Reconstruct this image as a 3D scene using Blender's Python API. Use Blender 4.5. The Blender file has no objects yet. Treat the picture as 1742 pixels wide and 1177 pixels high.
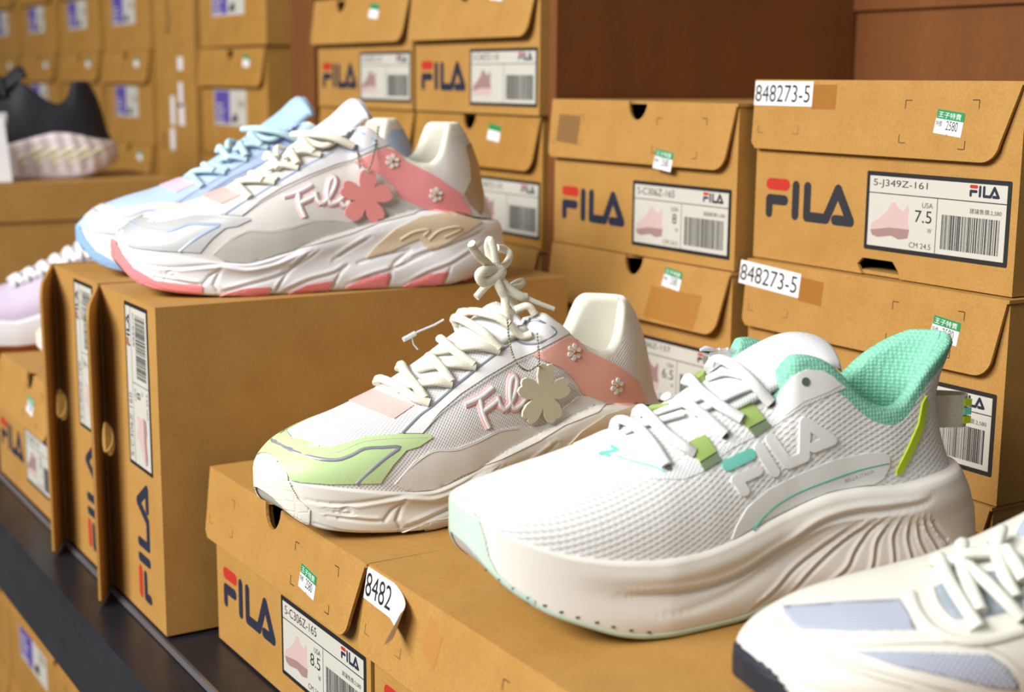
import bpy, bmesh, math, random
import numpy as np
from mathutils import Vector, Matrix
from mathutils.bvhtree import BVHTree
from mathutils.geometry import delaunay_2d_cdt

SC = bpy.context.scene
COL = SC.collection
PI = math.pi
# ---------------------------------------------------------------- camera
CX, CY, CZ = .9034, -.288, .369
FPX, YAW, PITCH, ROLL = 2458.0, math.radians(148.264), math.radians(10.374), math.radians(.5134)
FW = Vector((math.cos(YAW)*math.cos(PITCH), math.sin(YAW)*math.cos(PITCH), -math.sin(PITCH)))
_rt = Vector((math.sin(YAW), -math.cos(YAW), 0)); _up = _rt.cross(FW)
RT = math.cos(ROLL)*_rt + math.sin(ROLL)*_up
UP = -math.sin(ROLL)*_rt + math.cos(ROLL)*_up
CAM = Vector((CX, CY, CZ))
cd = bpy.data.cameras.new('camera'); cam = bpy.data.objects.new('camera', cd); COL.objects.link(cam)
m = Matrix((RT, UP, -FW)).transposed().to_4x4(); m.translation = CAM
cam.matrix_world = m
cd.sensor_width = 36.0; cd.lens = FPX/1742*36.0; cd.clip_start = .01; cd.clip_end = 50
cd.dof.use_dof = True; cd.dof.focus_distance = .80; cd.dof.aperture_fstop = 7.5
SC.camera = cam
# ---------------------------------------------------------------- light and exposure
w = bpy.data.worlds.new('shop_air'); SC.world = w; w.use_nodes = True
w.node_tree.nodes['Background'].inputs[0].default_value = (1, .94, .85, 1)
w.node_tree.nodes['Background'].inputs[1].default_value = .15
def area(name, loc, target, sx, sy, power, col=(1, .985, .96)):
    l = bpy.data.lights.new(name, 'AREA'); l.shape = 'RECTANGLE'; l.size = sx; l.size_y = sy; l.energy = power; l.color = col
    o = bpy.data.objects.new(name, l); COL.objects.link(o); o.location = loc
    d = Vector(target) - Vector(loc); o.rotation_euler = d.to_track_quat('-Z', 'Y').to_euler()
    return o
area('aisle_tube_light', (.32, -1.8, 1.5), (.1, .1, .2), 2.0, .7, 120)
area('near_tube_light', (.9, -.5, 2.3), (.35, .15, .2), .5, 1.6, 5)
SC.view_settings.view_transform = 'Standard'; SC.view_settings.look = 'None'
SC.view_settings.exposure = 0.0; SC.view_settings.gamma = 1.0; SC.view_settings.use_curve_mapping = False

# ---------------------------------------------------------------- materials
def srgb(r, g, b):
    f = lambda c: (c/255/12.92) if c <= 10 else ((c/255+.055)/1.055)**2.4
    c = [f(r), f(g), f(b)]; y = .2126*c[0]+.7152*c[1]+.0722*c[2]; t = min(1, max(0, (y-.35)/.25)); k = 1-.19*t*t*(3-2*t)   # whites of cloth and paper reflect about four fifths
    return (c[0]*k, c[1]*k, c[2]*k, 1)
MAT = {}
def mat(name, col, rough=.6, metal=0, spec=.5, coat=0, sheen=0, sss=0):
    if name in MAT: return MAT[name]
    m = bpy.data.materials.new(name); m.use_nodes = True
    b = m.node_tree.nodes['Principled BSDF']
    b.inputs['Base Color'].default_value = col; b.inputs['Roughness'].default_value = rough
    b.inputs['Metallic'].default_value = metal; b.inputs['Specular IOR Level'].default_value = spec
    b.inputs['Coat Weight'].default_value = coat; b.inputs['Sheen Weight'].default_value = sheen
    if sss:
        b.inputs['Subsurface Weight'].default_value = sss; b.inputs['Subsurface Scale'].default_value = .004
    MAT[name] = m; return m
def N(m, t, **kw):
    n = m.node_tree.nodes.new(t)
    for k, v in kw.items():
        if hasattr(n, k): setattr(n, k, v)
        else: n.inputs[k].default_value = v
    return n
def L(m, a, b): m.node_tree.links.new(a, b)
def add_bump(m, sock, strength, dist):
    bn = N(m, 'ShaderNodeBump', Strength=strength, Distance=dist); L(m, sock, bn.inputs['Height'])
    L(m, bn.outputs[0], m.node_tree.nodes['Principled BSDF'].inputs['Normal']); return bn
def ramp(m, fac, stops):
    r = N(m, 'ShaderNodeValToRGB'); e = r.color_ramp.elements
    while len(e) < len(stops): e.new(.5)
    for k, (p, c) in enumerate(stops): e[k].position = p; e[k].color = c
    L(m, fac, r.inputs[0]); return r
def noisy(name, c1, c2, scale=40, rough=.7, bump=.15, bscale=600, bdist=.0004, detail=4, stretch=None, spec=.4):
    if name in MAT: return MAT[name]
    m = mat(name, c1, rough, spec=spec)
    tc = N(m, 'ShaderNodeTexCoord'); mp = N(m, 'ShaderNodeMapping'); L(m, tc.outputs['Object'], mp.inputs[0])
    if stretch: mp.inputs['Scale'].default_value = stretch
    n1 = N(m, 'ShaderNodeTexNoise', Scale=scale, Detail=detail, Roughness=.65); L(m, mp.outputs[0], n1.inputs[0])
    r = ramp(m, n1.outputs[0], [(.3, c1), (.7, c2)])
    n2 = N(m, 'ShaderNodeTexNoise', Scale=bscale, Detail=2.0); L(m, mp.outputs[0], n2.inputs[0])
    mx = N(m, 'ShaderNodeMix', data_type='RGBA', blend_type='MULTIPLY'); mx.inputs[0].default_value = .22
    L(m, r.outputs[0], mx.inputs[6]); r2 = ramp(m, n2.outputs[0], [(.35, (.45, .45, .45, 1)), (.6, (1, 1, 1, 1))]); L(m, r2.outputs[0], mx.inputs[7])
    L(m, mx.outputs[2], m.node_tree.nodes['Principled BSDF'].inputs['Base Color'])
    add_bump(m, n2.outputs[0], bump, bdist); return m
CARD = noisy('cardboard', srgb(175, 132, 68), srgb(165, 121, 57), 25)
CARD2 = noisy('cardboard_ochre', srgb(170, 126, 58), srgb(158, 112, 44), 25)
CARDB = noisy('shaded_board', srgb(116, 68, 24), srgb(104, 58, 19), 20, stretch=(1, 1, .15))  # brown board, its colour lowered for the shade behind and between the stacks
NAVY = mat('navy_ink', srgb(20, 26, 48), .7); RED = mat('red_ink', srgb(172, 36, 16), .7); INK = mat('black_ink', srgb(20, 20, 22), .6)
CHAR = mat('charcoal_ink', srgb(30, 31, 38), .7)
PAPER = mat('label_paper', srgb(206, 204, 194), .5); GREENP = mat('green_ink', srgb(30, 130, 74), .5)
WHITEP = mat('white_paper', srgb(242, 242, 244), .5); GREYINK = mat('faint_grey_ink', srgb(110, 88, 58), .6)
METAL = noisy('black_enamel_steel', srgb(22, 24, 29), srgb(34, 36, 42), 12, .34, .1, 60, .0005)
TAPE = mat('brown_tape', srgb(150, 100, 44), .3); PURPLE = mat('purple_ink', srgb(84, 66, 150), .6)
PINKP = mat('pale_pink_ink', srgb(190, 164, 160), .6); TAUPE = mat('taupe_ink', srgb(146, 116, 112), .6)
# ---------------------------------------------------------------- mesh builder
class MB:
    def __init__(s): s.v = []; s.f = []; s.m = []; s.mats = []; s.uv = None
    def mi(s, mt):
        if mt not in s.mats: s.mats.append(mt)
        return s.mats.index(mt)
    def add(s, verts, faces, mt, M=None):
        o = len(s.v); k = s.mi(mt)
        for p in verts:
            p = Vector(p); s.v.append(M @ p if M is not None else p)
        for f in faces: s.f.append(tuple(o+i for i in f)); s.m.append(k)
    def box(s, a, b, mt, M=None):
        x0, y0, z0 = a; x1, y1, z1 = b
        s.add([(x0,y0,z0),(x1,y0,z0),(x1,y1,z0),(x0,y1,z0),(x0,y0,z1),(x1,y0,z1),(x1,y1,z1),(x0,y1,z1)],
              [(0,3,2,1),(4,5,6,7),(0,1,5,4),(1,2,6,5),(2,3,7,6),(3,0,4,7)], mt, M)
    def prism(s, poly, z0, z1, mt, M=None):
        # poly: 2-D outline (may be concave)
        n = len(poly)
        A = sum(poly[i][0]*poly[(i+1) % n][1]-poly[(i+1) % n][0]*poly[i][1] for i in range(n))
        if A < 0: poly = poly[::-1]
        vs = [(p[0], p[1], z0) for p in poly]+[(p[0], p[1], z1) for p in poly]
        r = delaunay_2d_cdt([Vector(p) for p in poly], [], [list(range(n))], 1, 1e-9)
        if len(r[0]) == n:
            tri = [t for t in r[2]]; mp = {}
            for i, o in enumerate(r[3]):
                mp[i] = o[0]
            tri = [tuple(mp[i] for i in t) for t in tri]
        else: tri = [tuple(range(n))]
        fs = [tuple(t[::-1]) for t in tri]+[tuple(n+i for i in t) for t in tri]+[(i, (i+1) % n, n+(i+1) % n, n+i) for i in range(n)]
        s.add(vs, fs, mt, M)
    def grid(s, P, mt, closed_u=False, closed_v=False, flip=False):
        R = len(P); C = len(P[0]); vs = [p for r in P for p in r]; fs = []
        for i in range(R if closed_u else R-1):
            for j in range(C if closed_v else C-1):
                q = (i*C+j, i*C+(j+1) % C, ((i+1) % R)*C+(j+1) % C, ((i+1) % R)*C+j)
                fs.append(q[::-1] if flip else q)
        s.add(vs, fs, mt)
    def build(s, name, parent=None, smooth=False, uv=None, weld=0):
        me = bpy.data.meshes.new(name); me.from_pydata([tuple(p) for p in s.v], [], s.f)
        for mt in s.mats: me.materials.append(mt)
        me.polygons.foreach_set('material_index', s.m)
        if smooth: me.polygons.foreach_set('use_smooth', [True]*len(me.polygons))
        if uv is not None:
            l = me.uv_layers.new(name='UVMap')
            for lp in me.loops: l.data[lp.index].uv = uv[lp.vertex_index]
        me.update()
        if weld:
            bm = bmesh.new(); bm.from_mesh(me); bmesh.ops.remove_doubles(bm, verts=bm.verts, dist=weld); bm.to_mesh(me); bm.free()
        if smooth: me.shade_smooth() if hasattr(me, 'shade_smooth') else None
        o = bpy.data.objects.new(name, me); COL.objects.link(o)
        if parent is not None: o.parent = parent
        return o
def thing(name, label, cat, loc=(0, 0, 0), rot=(0, 0, 0), group=None):
    o = bpy.data.objects.new(name, None); COL.objects.link(o); o.empty_display_size = .02
    o.location = loc; o.rotation_euler = rot; o['label'] = label; o['category'] = cat
    if group: o['group'] = group
    return o
def tag(o, label, cat, group=None):
    o['label'] = label; o['category'] = cat
    if group: o['group'] = group
    return o
# frame that maps flat (x, y, out) drawing coordinates onto a wall: origin, right, up, outward
def frame(o, r, u, n):
    M = Matrix((Vector(r), Vector(u), Vector(n))).transposed().to_4x4(); M.translation = Vector(o); return M
TX = {}
def text2d(s):
    if s not in TX:
        c = bpy.data.curves.new('t', 'FONT'); c.body = s; c.size = 1
        o = bpy.data.objects.new('t', c); COL.objects.link(o)
        me = bpy.data.meshes.new_from_object(o.evaluated_get(bpy.context.evaluated_depsgraph_get()))
        vs = [tuple(v.co) for v in me.vertices]; fs = [tuple(p.vertices) for p in me.polygons]
        bpy.data.objects.remove(o); bpy.data.meshes.remove(me)
        x0 = min([v[0] for v in vs] or [0]); x1 = max([v[0] for v in vs] or [1]); y0 = min([v[1] for v in vs] or [0]); y1 = max([v[1] for v in vs] or [1])
        TX[s] = ([((v[0]-x0)/(x1-x0), (v[1]-y0)/(y1-y0)) for v in vs], fs)
    return TX[s]
def text(mb, s, x, y, wd, ht, M, mt, z=.0001):
    vs, fs = text2d(s)
    mb.add([(x+v[0]*wd, y+v[1]*ht, z) for v in vs], fs, mt, M)
def capsule(a, b, r, n=7):
    a = Vector(a); b = Vector(b); d = b-a; an = math.atan2(d.y, d.x)
    return [(b.x+r*math.cos(an-PI/2+PI*i/n), b.y+r*math.sin(an-PI/2+PI*i/n)) for i in range(n+1)] + \
           [(a.x+r*math.cos(an+PI/2+PI*i/n), a.y+r*math.sin(an+PI/2+PI*i/n)) for i in range(n+1)]
LOGO = [('r', (3.9, 23.9), (20, 23.9), 4.1), ('n', (3.6, 13), (19.3, 13), 3.6), ('n', (3.5, 13), (3.5, 3.4), 3.5), ('n', (30.4, 24), (30.4, 3.5), 3.5),
        ('n', (42, 24), (42, 3.5), 3.5), ('n', (42, 3.5), (61, 3.5), 3.5), ('n', (61, 3.7), (71.5, 24), 3.6), ('n', (71.5, 24), (84, 3.5), 3.6), ('n', (69.5, 3.5), (84, 3.5), 3.5)]
def logo(mb, x, y, wd, M, navy=None, red=None, z=.0001, th=.00006, hs=1.0):
    s = wd/88
    for k, (c, a, b, r) in enumerate(LOGO):
        P = [(x+p[0]*s, y+p[1]*s*hs) for p in capsule(a, b, r)]
        mb.prism(P, z, z+th+k*.000003, (red or RED) if c == 'r' else (navy or NAVY), M)
def rr(x0, y0, x1, y1, r=0, n=4):
    if r <= 0: return [(x0, y0), (x1, y0), (x1, y1), (x0, y1)]
    P = []
    for cx, cy, a in ((x1-r, y0+r, -90), (x1-r, y1-r, 0), (x0+r, y1-r, 90), (x0+r, y0+r, 180)):
        P += [(cx+r*math.cos(math.radians(a+90*i/n)), cy+r*math.sin(math.radians(a+90*i/n))) for i in range(n+1)]
    return P
mm = .001
SHOE_OUT = [(0, .18), (.04, .38), (.22, .52), (.42, .74), (.52, .97), (.62, 1), (.7, .86), (.84, .78), (.93, .98), (.97, .86), (.95, .55), (1, .3), (.97, .06), (.75, 0), (.55, .08), (.2, 0), (.06, .04)]
def label(parent, M, code, size, price='2,580', pic=None, border=.0028, det=True, name='size_label'):
    # paper 114 x 50 mm with a black border, drawn in mm
    W_, H_ = .114, .050
    mb = MB(); mb.prism(rr(0, 0, W_, H_, .0012), 0, .0002, INK, M)
    mb.prism(rr(border, border, W_-border, H_-border), .0002, .0003, PAPER, M)
    lab = mb.build(name, parent)
    p = MB(); z0, z1 = .0003, .00036
    p.prism(rr(border, .0362, W_-border, .0368), z0, z1, INK, M); p.prism(rr(.0592, border, .0597, .0362), z0, z1, INK, M)
    text(p, code, .006, .0398, .045, .0055, M, INK, .00036)
    if det:
        text(p, 'USA', .0475, .0298, .0085, .0032, M, INK, .00036); text(p, size, .042 if len(size) > 1 else .049, .0205, .0135 if len(size) > 1 else .005, .0075, M, INK, .00036)
        text(p, 'W', .0525, .0145, .0035, .003, M, INK, .00036); text(p, 'CM 24.5', .0385, .0045, .0175, .0033, M, INK, .00036)
        text(p, '建議售價:'+price, .0845, .0292, .0235, .0032, M, INK, .00036)
    rnd = random.Random(code+size); x = .0635
    while x < .107:
        wd = rnd.choice([.0003, .0004, .0007, .001]); p.prism(rr(x, .006, x+wd, .027), z0, z1, INK, M); x += wd+rnd.choice([.0003, .0004, .0007])
    p.build('label_print', lab)
    g = MB(); logo(g, .0835, .0392, .0225, M, z=.0003); g.build('label_logo', lab)
    q = MB(); q.prism([(.005+a*.033, .0085+b*.023) for a, b in SHOE_OUT], z0, z1, pic or PINKP, M)
    q.prism([(.005+a*.033, .0085+b*.023) for a, b in [(0, .18), (.5, .3), (1, .3), (.97, .06), (.75, 0), (.55, .08), (.2, 0), (.06, .04)]], z1, z1+.00005, TAUPE if pic is None else PINKP, M)
    q.build('label_picture', lab)
    return lab
def price_sticker(parent, M, x, y, rot=-6, wd=.0215, ht=.0145, word=True, price='2580'):
    R = M @ Matrix.Translation((x, y, 0)) @ Matrix.Rotation(math.radians(rot), 4, 'Z')
    mb = MB(); mb.prism([(0, 0), (wd*.46, 0), (wd*.5, .0007), (wd*.54, 0), (wd, 0), (wd*1.02, ht), (.001, ht)], .0001, .0002, WHITEP, R)
    mb.prism(rr(.0008, ht*.62, wd*1.018, ht), .0002, .00024, GREENP, R)
    s = mb.build('price_sticker', parent)
    if word:
        p = MB(); text(p, '王子特賣', .002, ht*.68, wd*.82, ht*.24, R, WHITEP, .00028); text(p, '特價', .001, ht*.3, wd*.22, ht*.24, R, INK, .00028)
        text(p, price, wd*.42, ht*.2, wd*.42, ht*.38, R, INK, .00028); p.build('sticker_print', s)
    return s
def notch_poly(W, D, xn, rn, slant=.008, rc=.013, left=.0):
    # lid flap outline hanging down from the fold (y=0 at the fold, negative downwards) with a half-round finger hole
    P = [(0, 0)]
    P += [(left, -D+.004), (left+.004, -D)]
    cx, cy = W-slant-rc*.9, -D+rc
    a0, a1 = -90, -8
    P += [(cx+rc*math.cos(math.radians(a0+(a1-a0)*i/6)), cy+rc*math.sin(math.radians(a0+(a1-a0)*i/6))) for i in range(7)]
    P += [(W-.001, 0)]
    if xn is not None: P += [(xn+rn*math.cos(-PI*i/10), rn*1.25*math.sin(-PI*i/10)) for i in range(11)]
    return P
def shoebox(name, lab, loc, W=.226, Lg=.32, H=.1195, rot=(0, 0, 0), xn=.43, lean=7, flapD=.047, code=None, size='8', pic=None, price=(150, -34), sticker=None,
            brand='a', marks=True, group='cardboard shoe boxes', side_logo=False, det=True, cut=False, ly=.0165, card=None, cat='shoe box', slant=.009, mat_in=None):
    card = card or CARD
    t = thing(name, lab, cat, loc, rot, group); T = .0024
    rn = .0115
    xnn = None if xn is None else xn*W
    b = MB()
    Mf = frame((0, T, 0), (1, 0, 0), (0, 0, 1), (0, -1, 0))       # front wall drawing: out = -y
    ht = H-.003
    if cut: P = [(0, 0), (W*.47, 0), (W*.45, .006), (W*.47, .0105), (W*.585, .0105), (W*.61, .004), (W*.615, 0), (W, 0), (W, ht)]
    else: P = [(0, 0), (W, 0), (W, ht)]
    if xnn: P += [(xnn+rn*1.15*math.cos(PI*i/10), ht-rn*1.7*math.sin(PI*i/10)) for i in range(11)]
    P += [(0, ht)]
    b.prism(P, 0, T, card, Mf)
    b.box((0, T, 0), (T, Lg, ht), card); b.box((W-T, T, 0), (W, Lg, ht), card); b.box((T, Lg-T, 0), (W-T, Lg, ht), card); b.box((T, T, 0), (W-T, Lg-T, T), card)
    if xnn: b.box((T, T, T), (W-T, Lg-T, ht-.028), mat_in or card)
    body = b.build('box_body', t)
    # lid: top sheet + front flap
    l = MB(); Mt = frame((0, 0, ht), (1, 0, 0), (0, 1, 0), (0, 0, 1))
    P = [(-.001, -.0025)]
    if xnn: P += [(xnn-rn*math.cos(PI*i/10), -.0025+rn*.6*math.sin(PI*i/10)) for i in range(11)]
    P += [(W+.001, -.0025), (W+.001, Lg+.001), (-.001, Lg+.001)]
    l.prism(P, 0, T*.9, card, Mt)
    a = math.radians(lean); zt = ht+T*.9
    up = Vector((0, math.sin(a), math.cos(a))); n = Vector((0, -math.cos(a), math.sin(a)))
    Fm = frame((-.001, -.0025, zt), (1, 0, 0), up, n)
    l.prism(notch_poly(W+.002, flapD, (xnn+.001) if xnn else None, rn, slant), -T*.8, 0, card, Fm)
    lid = l.build('lid', t)
    if marks:
        k = MB(); lw = .0005; s = .0052
        for (x, y, sx, sy) in ((140, -12, 1, -1), (197, -11, -1, -1), (137, -38, 1, 1), (189, -40, -1, 1), (46, -36, -1, 1), (6, -36, 1, 1), (46, -12, -1, -1)):
            x *= mm*W/.226; y *= mm*flapD/.047
            k.prism(rr(min(x, x+sx*s), y-lw/2, max(x, x+sx*s), y+lw/2), .00005, .00012, GREYINK if x < .05 else INK, Fm); k.prism(rr(x-lw/2, min(y, y+sy*s), x+lw/2, max(y, y+sy*s)), .00005, .00012, GREYINK if x < .05 else INK, Fm)
        k.build('corner_marks', lid)
    if price: price_sticker(lid, Fm, price[0]*mm*W/.226, price[1]*mm, word=det)
    Mb = frame((0, 0, 0), (1, 0, 0), (0, 0, 1), (0, -1, 0))
    if brand == 'a':
        g = MB(); logo(g, .0115, ly+.0125, .086, Mb, navy=CHAR if cut else NAVY); 
        g.build('logo_print', body)
        if code: label(t, Mb @ Matrix.Translation((.107*W/.226, ly, .0001)), code, size, pic=pic, det=det)
        if side_logo:
            g = MB(); logo(g, .022, .035, .2, frame((W, 0, 0), (0, 1, 0), (0, 0, 1), (1, 0, 0)), hs=.8); g.build('side_logo_print', body)
    elif brand == 'b':
        q = MB(); q.prism(rr(.045, .035*H/.125, .157, .095*H/.125-.02), .0001, .0003, PAPER, Mb); q.prism(rr(.048, .037*H/.125, .1, .094*H/.125-.02), .0003, .00035, PURPLE, Mb)
        lb = q.build('size_label', t)
        q = MB()
        for k in range(4): q.prism(rr(.053, .062-.007*k, .075+.006*(k % 2), .0645-.007*k), .00035, .0004, PAPER, Mb)
        for k in range(9): q.prism(rr(.128+.0028*k, .06, .129+.0028*k, .07), .0003, .00035, GREYINK, Mb)
        q.prism([(.106+a*.02, .042+b*.012) for a, b in SHOE_OUT], .0003, .00035, INK, Mb); q.build('label_print', lb)
    if sticker:
        sx, sy, wd, txt, R = sticker
        q = MB(); SM = Fm @ Matrix.Translation((sx, sy, 0)) @ Matrix.Rotation(math.radians(R), 4, 'Z')
        q.prism(rr(0, -.0165, wd, 0), .0001, .0003, WHITEP, SM); sk = q.build('number_sticker', lid)
        q = MB(); text(q, txt, .001, -.014, wd*.94, .0115, SM, INK, .0004); q.build('sticker_print', sk)
        q = MB(); q.prism(rr(wd, -.018, wd+.022, -.002), .00006, .00012, TAPE, SM); q.build('tape', lid)
    return t
# ---------------------------------------------------------------- the steel shelf
rack = thing('metal_shelf', 'black enamelled steel shelf carrying the shoe boxes, front beam facing the aisle', 'shelf', (0, 0, -.002))
def shelf():
    b = MB(); b.box((-2.6, -.003, -.012), (.9, 1.0, 0), METAL); b.build('deck', rack)
    b = MB(); P = [(-.036, -.001), (-.040, -.005), (-.040, -.058), (-.036, -.062), (-.006, -.062), (-.004, -.058), (-.004, -.001)]
    M = frame((-2.6, 0, 0), (0, 1, 0), (0, 0, 1), (1, 0, 0)); b.prism(P, 0, 3.5, METAL, M); b.build('front_beam', rack)
    b = MB(); b.prism([(-.006, 0), (-.003, .0012), (-.0, 0)], 0, 3.5, mat('edge_highlight_steel', srgb(120, 122, 128), .35, .6), M); b.build('deck_lip', rack)  # paler steel puts the lip's edge highlight into the colour
shelf()
# ---------------------------------------------------------------- shoe boxes
A = shoebox('shoe_box', 'front tan shoe box labelled 5-C306Z-165 size 8.5, carrying the green-toed sneaker', (.0184, .030, 0), W=.2264, H=.1195, lean=6, slant=.016, code='5-C306Z-165', size='8.5', price=(148, -36), rot=(0, 0, math.radians(.6)), xn=.46, ly=.014)
B = shoebox('shoe_box', 'tan shoe box under the white running shoe, with a peeling 8482 number sticker', (.2462, .034, 0), W=.2264, H=.1195, lean=9, price=None, xn=None, code='5-J349Z-161', size='7.5', slant=.004)
P_ = shoebox('shoe_box', 'tan shoe box at the right edge under the pale mesh sneaker', (.4745, .036, 0), W=.2264, H=.1195, lean=9, price=None, xn=None, marks=False)
Cx = shoebox('shoe_box', 'nearer of two tan shoe boxes standing on their sides, wide brown side showing', (0, 0, 0), W=.2235, H=.1255, rot=(0, -PI/2, 0), lean=25, code='5-C306Z-160', size='8', price=None, marks=False, xn=.5, slant=.010)
Dx = shoebox('shoe_box', 'farther of two tan shoe boxes standing on their sides', (-.1275, 0, 0), W=.2235, H=.1255, rot=(0, -PI/2, 0), lean=25, code='5-C306Z-160', size='7', price=None, marks=False, xn=.5, slant=.010)
Nx = shoebox('shoe_box', 'tan shoe box at far left shelf front, lying flat under lavender sneaker', (-.487, 0, 0), W=.2264, H=.122, lean=9, code='5-C306Z-110', size='9', pic=TAUPE, price=(150, -32), xn=.66)
HE = .1242
E0 = shoebox('shoe_box', 'lowest tan shoe box of the right back stack, only a lid corner showing', (.1255, .390, 0), H=HE, xn=.43, code='5-J349Z-161', size='8')
Fx = shoebox('shoe_box', 'tan shoe box directly below the one labelled 7.5, with its own 848273-5 sticker', (.1275, .390, HE), H=HE, xn=None, lean=4, code='5-J349Z-161', size='8', sticker=(-.006, -.0015, .062, '848273-5', -3), price=(172, -30), side_logo=True)
Ex = shoebox('shoe_box', 'tan shoe box labelled 5-J349Z-161 size 7.5, top of the right stack', (.1238, .395, 2*HE), H=HE, xn=None, lean=3, code='5-J349Z-161', size='7.5', sticker=(0, -.001, .0575, '848273-5', 0), price=(164, -31), cut=True, slant=.015)
G0 = shoebox('shoe_box', 'lowest tan shoe box of the middle back stack, hidden behind the sneakers', (-.104, .383, 0), H=.119, xn=.43, code='5-C306Z-165', size='7')
Hx = shoebox('shoe_box', 'middle-stack tan shoe box labelled size 6.5, with a tape patch on its flap', (-.108, .380, .119), H=.1185, xn=.50, ly=.0075, lean=8, code='5-J306Z-157', size='6.5', pic=TAUPE, price=(152, -18), rot=(0, 0, math.radians(.5)), marks=False)
Gx = shoebox('shoe_box', 'tan shoe box topmost of the middle back stack, size 8 label and rubbed patch', (-.108, .378, .2375), H=.1185, xn=.505, ly=.0075, lean=5, code='5-C306Z-165', size='8', price=(140, -49), rot=(0, 0, math.radians(1.2)))
def peeled_sticker(box, H=.1195, lean=9):
    a = math.radians(lean); Fm = frame((-.001, -.0025, H-.003+.0024*.9), (1, 0, 0), (0, math.sin(a), math.cos(a)), (0, -math.cos(a), math.sin(a)))
    lid = [c for c in box.children if c.name.startswith('lid')][0]; q = MB()
    q.prism([(0, -.0185), (.031, -.0195), (.031, -.0015), (0, -.0015)], .0001, .0003, WHITEP, Fm)
    R = []
    for i in range(9):
        t = i/8; x = .031+.026*math.sin(t*1.35); o = .0002+.011*t*t
        R.append([Fm @ Vector((x, -.0015-.007*t, o*.8)), Fm @ Vector((x-.003*t, -.0195-.006*t, o+.003*t))])
    q.grid(R, WHITEP); q.grid([[Vector(p)+Vector((.0002, -.0002, 0)) for p in r] for r in R], WHITEP, flip=True)
    sk = q.build('number_sticker', lid); q = MB(); text(q, '8482', .0008, -.0165, .029, .0125, Fm, INK, .0004); q.build('sticker_print', sk)
    q = MB(); q.prism([(.070, -.006), (.084, -.012), (.080, -.030), (.066, -.024)], .00006, .0001, mat('clear_tape_residue', srgb(172, 122, 62), .25), Fm); q.build('tape', lid)
peeled_sticker(B)
TP = mat('soft_tape', srgb(158, 110, 52), .35)
def patch(box, P, mt, name='tape', lean=7, H=.1185):
    a = math.radians(lean); Fm = frame((-.001, -.0025, H-.003+.0024*.9), (1, 0, 0), (0, math.sin(a), math.cos(a)), (0, -math.cos(a), math.sin(a)))
    lid = [c for c in box.children if c.name.startswith('lid')][0]
    q = MB(); q.prism(P, .00006, .00016, mt, Fm); return q.build(name, lid)
patch(Hx, [(.14, -.02), (.2, -.02), (.195, -.046), (.135, -.044)], TP, lean=8)
patch(Gx, [(.012, -.012), (.042, -.013), (.04, -.036), (.01, -.034)], mat('rubbed_board', srgb(122, 88, 44), .8), 'rubbed_patch', lean=5)
# middle columns further left
HI = .1135
for nm, x, rows in (('I', -.363, 4), ('J', -.592, 4)):
    for k in range(rows):
        word = {('I', 3): 'tan shoe box topmost left of the dark board panel, taupe shoe on its label', ('I', 2): 'tan shoe box second down in the stack just right of the pink sneaker heel',
                ('I', 1): 'tan shoe box third down right of the pink sneaker heel, green sticker on its lid', ('I', 0): 'tan shoe box at the bottom of the stack behind the bow-tied sneaker',
                ('J', 3): 'tan shoe box above the pink sneaker tongue, its flap and small barcode label showing', ('J', 2): 'tan shoe box directly behind the pink sneaker tongue', ('J', 1): 'tan shoe box third down behind the pink sneaker', ('J', 0): 'tan shoe box bottom of the stack behind the pink sneaker'}[(nm, k)]
        if k == 0 : continue
        shoebox('shoe_box', word, (x + .003*(k % 2), .381 + .003*((k*7) % 3), k*HI), H=HI, W=.222, xn=.46 if nm == 'I' else .30, lean=8 if k == 3 else 6, code='5-C407Z-110', size='7', pic=TAUPE, ly=.007,
                price=(150, -14) if k == 3 and nm == 'I' else (140, -22), marks=False, det=False, card=CARD if k != 2 else CARD2)
for k, x in enumerate((-.965, -1.40, -1.655, -1.925, -2.2)):
    for j in range(4):
        nm = ['right of tall taped carton', 'left of tall taped carton', 'second stack left of tall carton', 'third stack left of tall carton', 'stack at left edge'][k]
        shoebox('shoe_box', 'ochre shoe box with purple label, %s, %s' % (['bottom one', 'second from bottom', 'second from top', 'topmost one'][j], nm), (x, .382, j*.1365), H=.1365 if k else .1345, W=.226, xn=.5, lean=5, brand='b', marks=False, flapD=.047,
                price=(158, -22), det=False, card=CARD2, group='ochre shoe boxes with purple labels')
def tall_carton():
    t = thing('tall_carton', 'tall ochre carton with white stickers and navy script, between purple-labelled boxes', 'carton', (-1.165, .384, 0))
    b = MB(); b.prism(rr(0, 0, .165, .3, .002), 0, .62, CARD2); b.build('carton_body', t)
    M = frame((0, 0, 0), (1, 0, 0), (0, 0, 1), (0, -1, 0)); q = MB()
    for x, z, w_, h_ in ((.1, .33, .016, .034), (.1, .38, .02, .018), (.06, .27, .018, .03), (.065, .305, .016, .04), (.1, .305, .02, .03)): q = MB(); q.prism(rr(x, z, x+w_, z+h_), .0001, .0003, WHITEP, M); q.build('white_sticker', t)
    q = MB(); q.prism(rr(.02, .27, .04, .295), .0001, .0003, TAPE, M); q.build('tape', t)
    q = MB(); text(q, 'Sports', 0, 0, .06, .022, frame((.075, -.0002, .43), (0, 0, 1), (-1, 0, 0), (0, -1, 0)), CHAR); q.build('script_print', t)
tall_carton()
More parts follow.
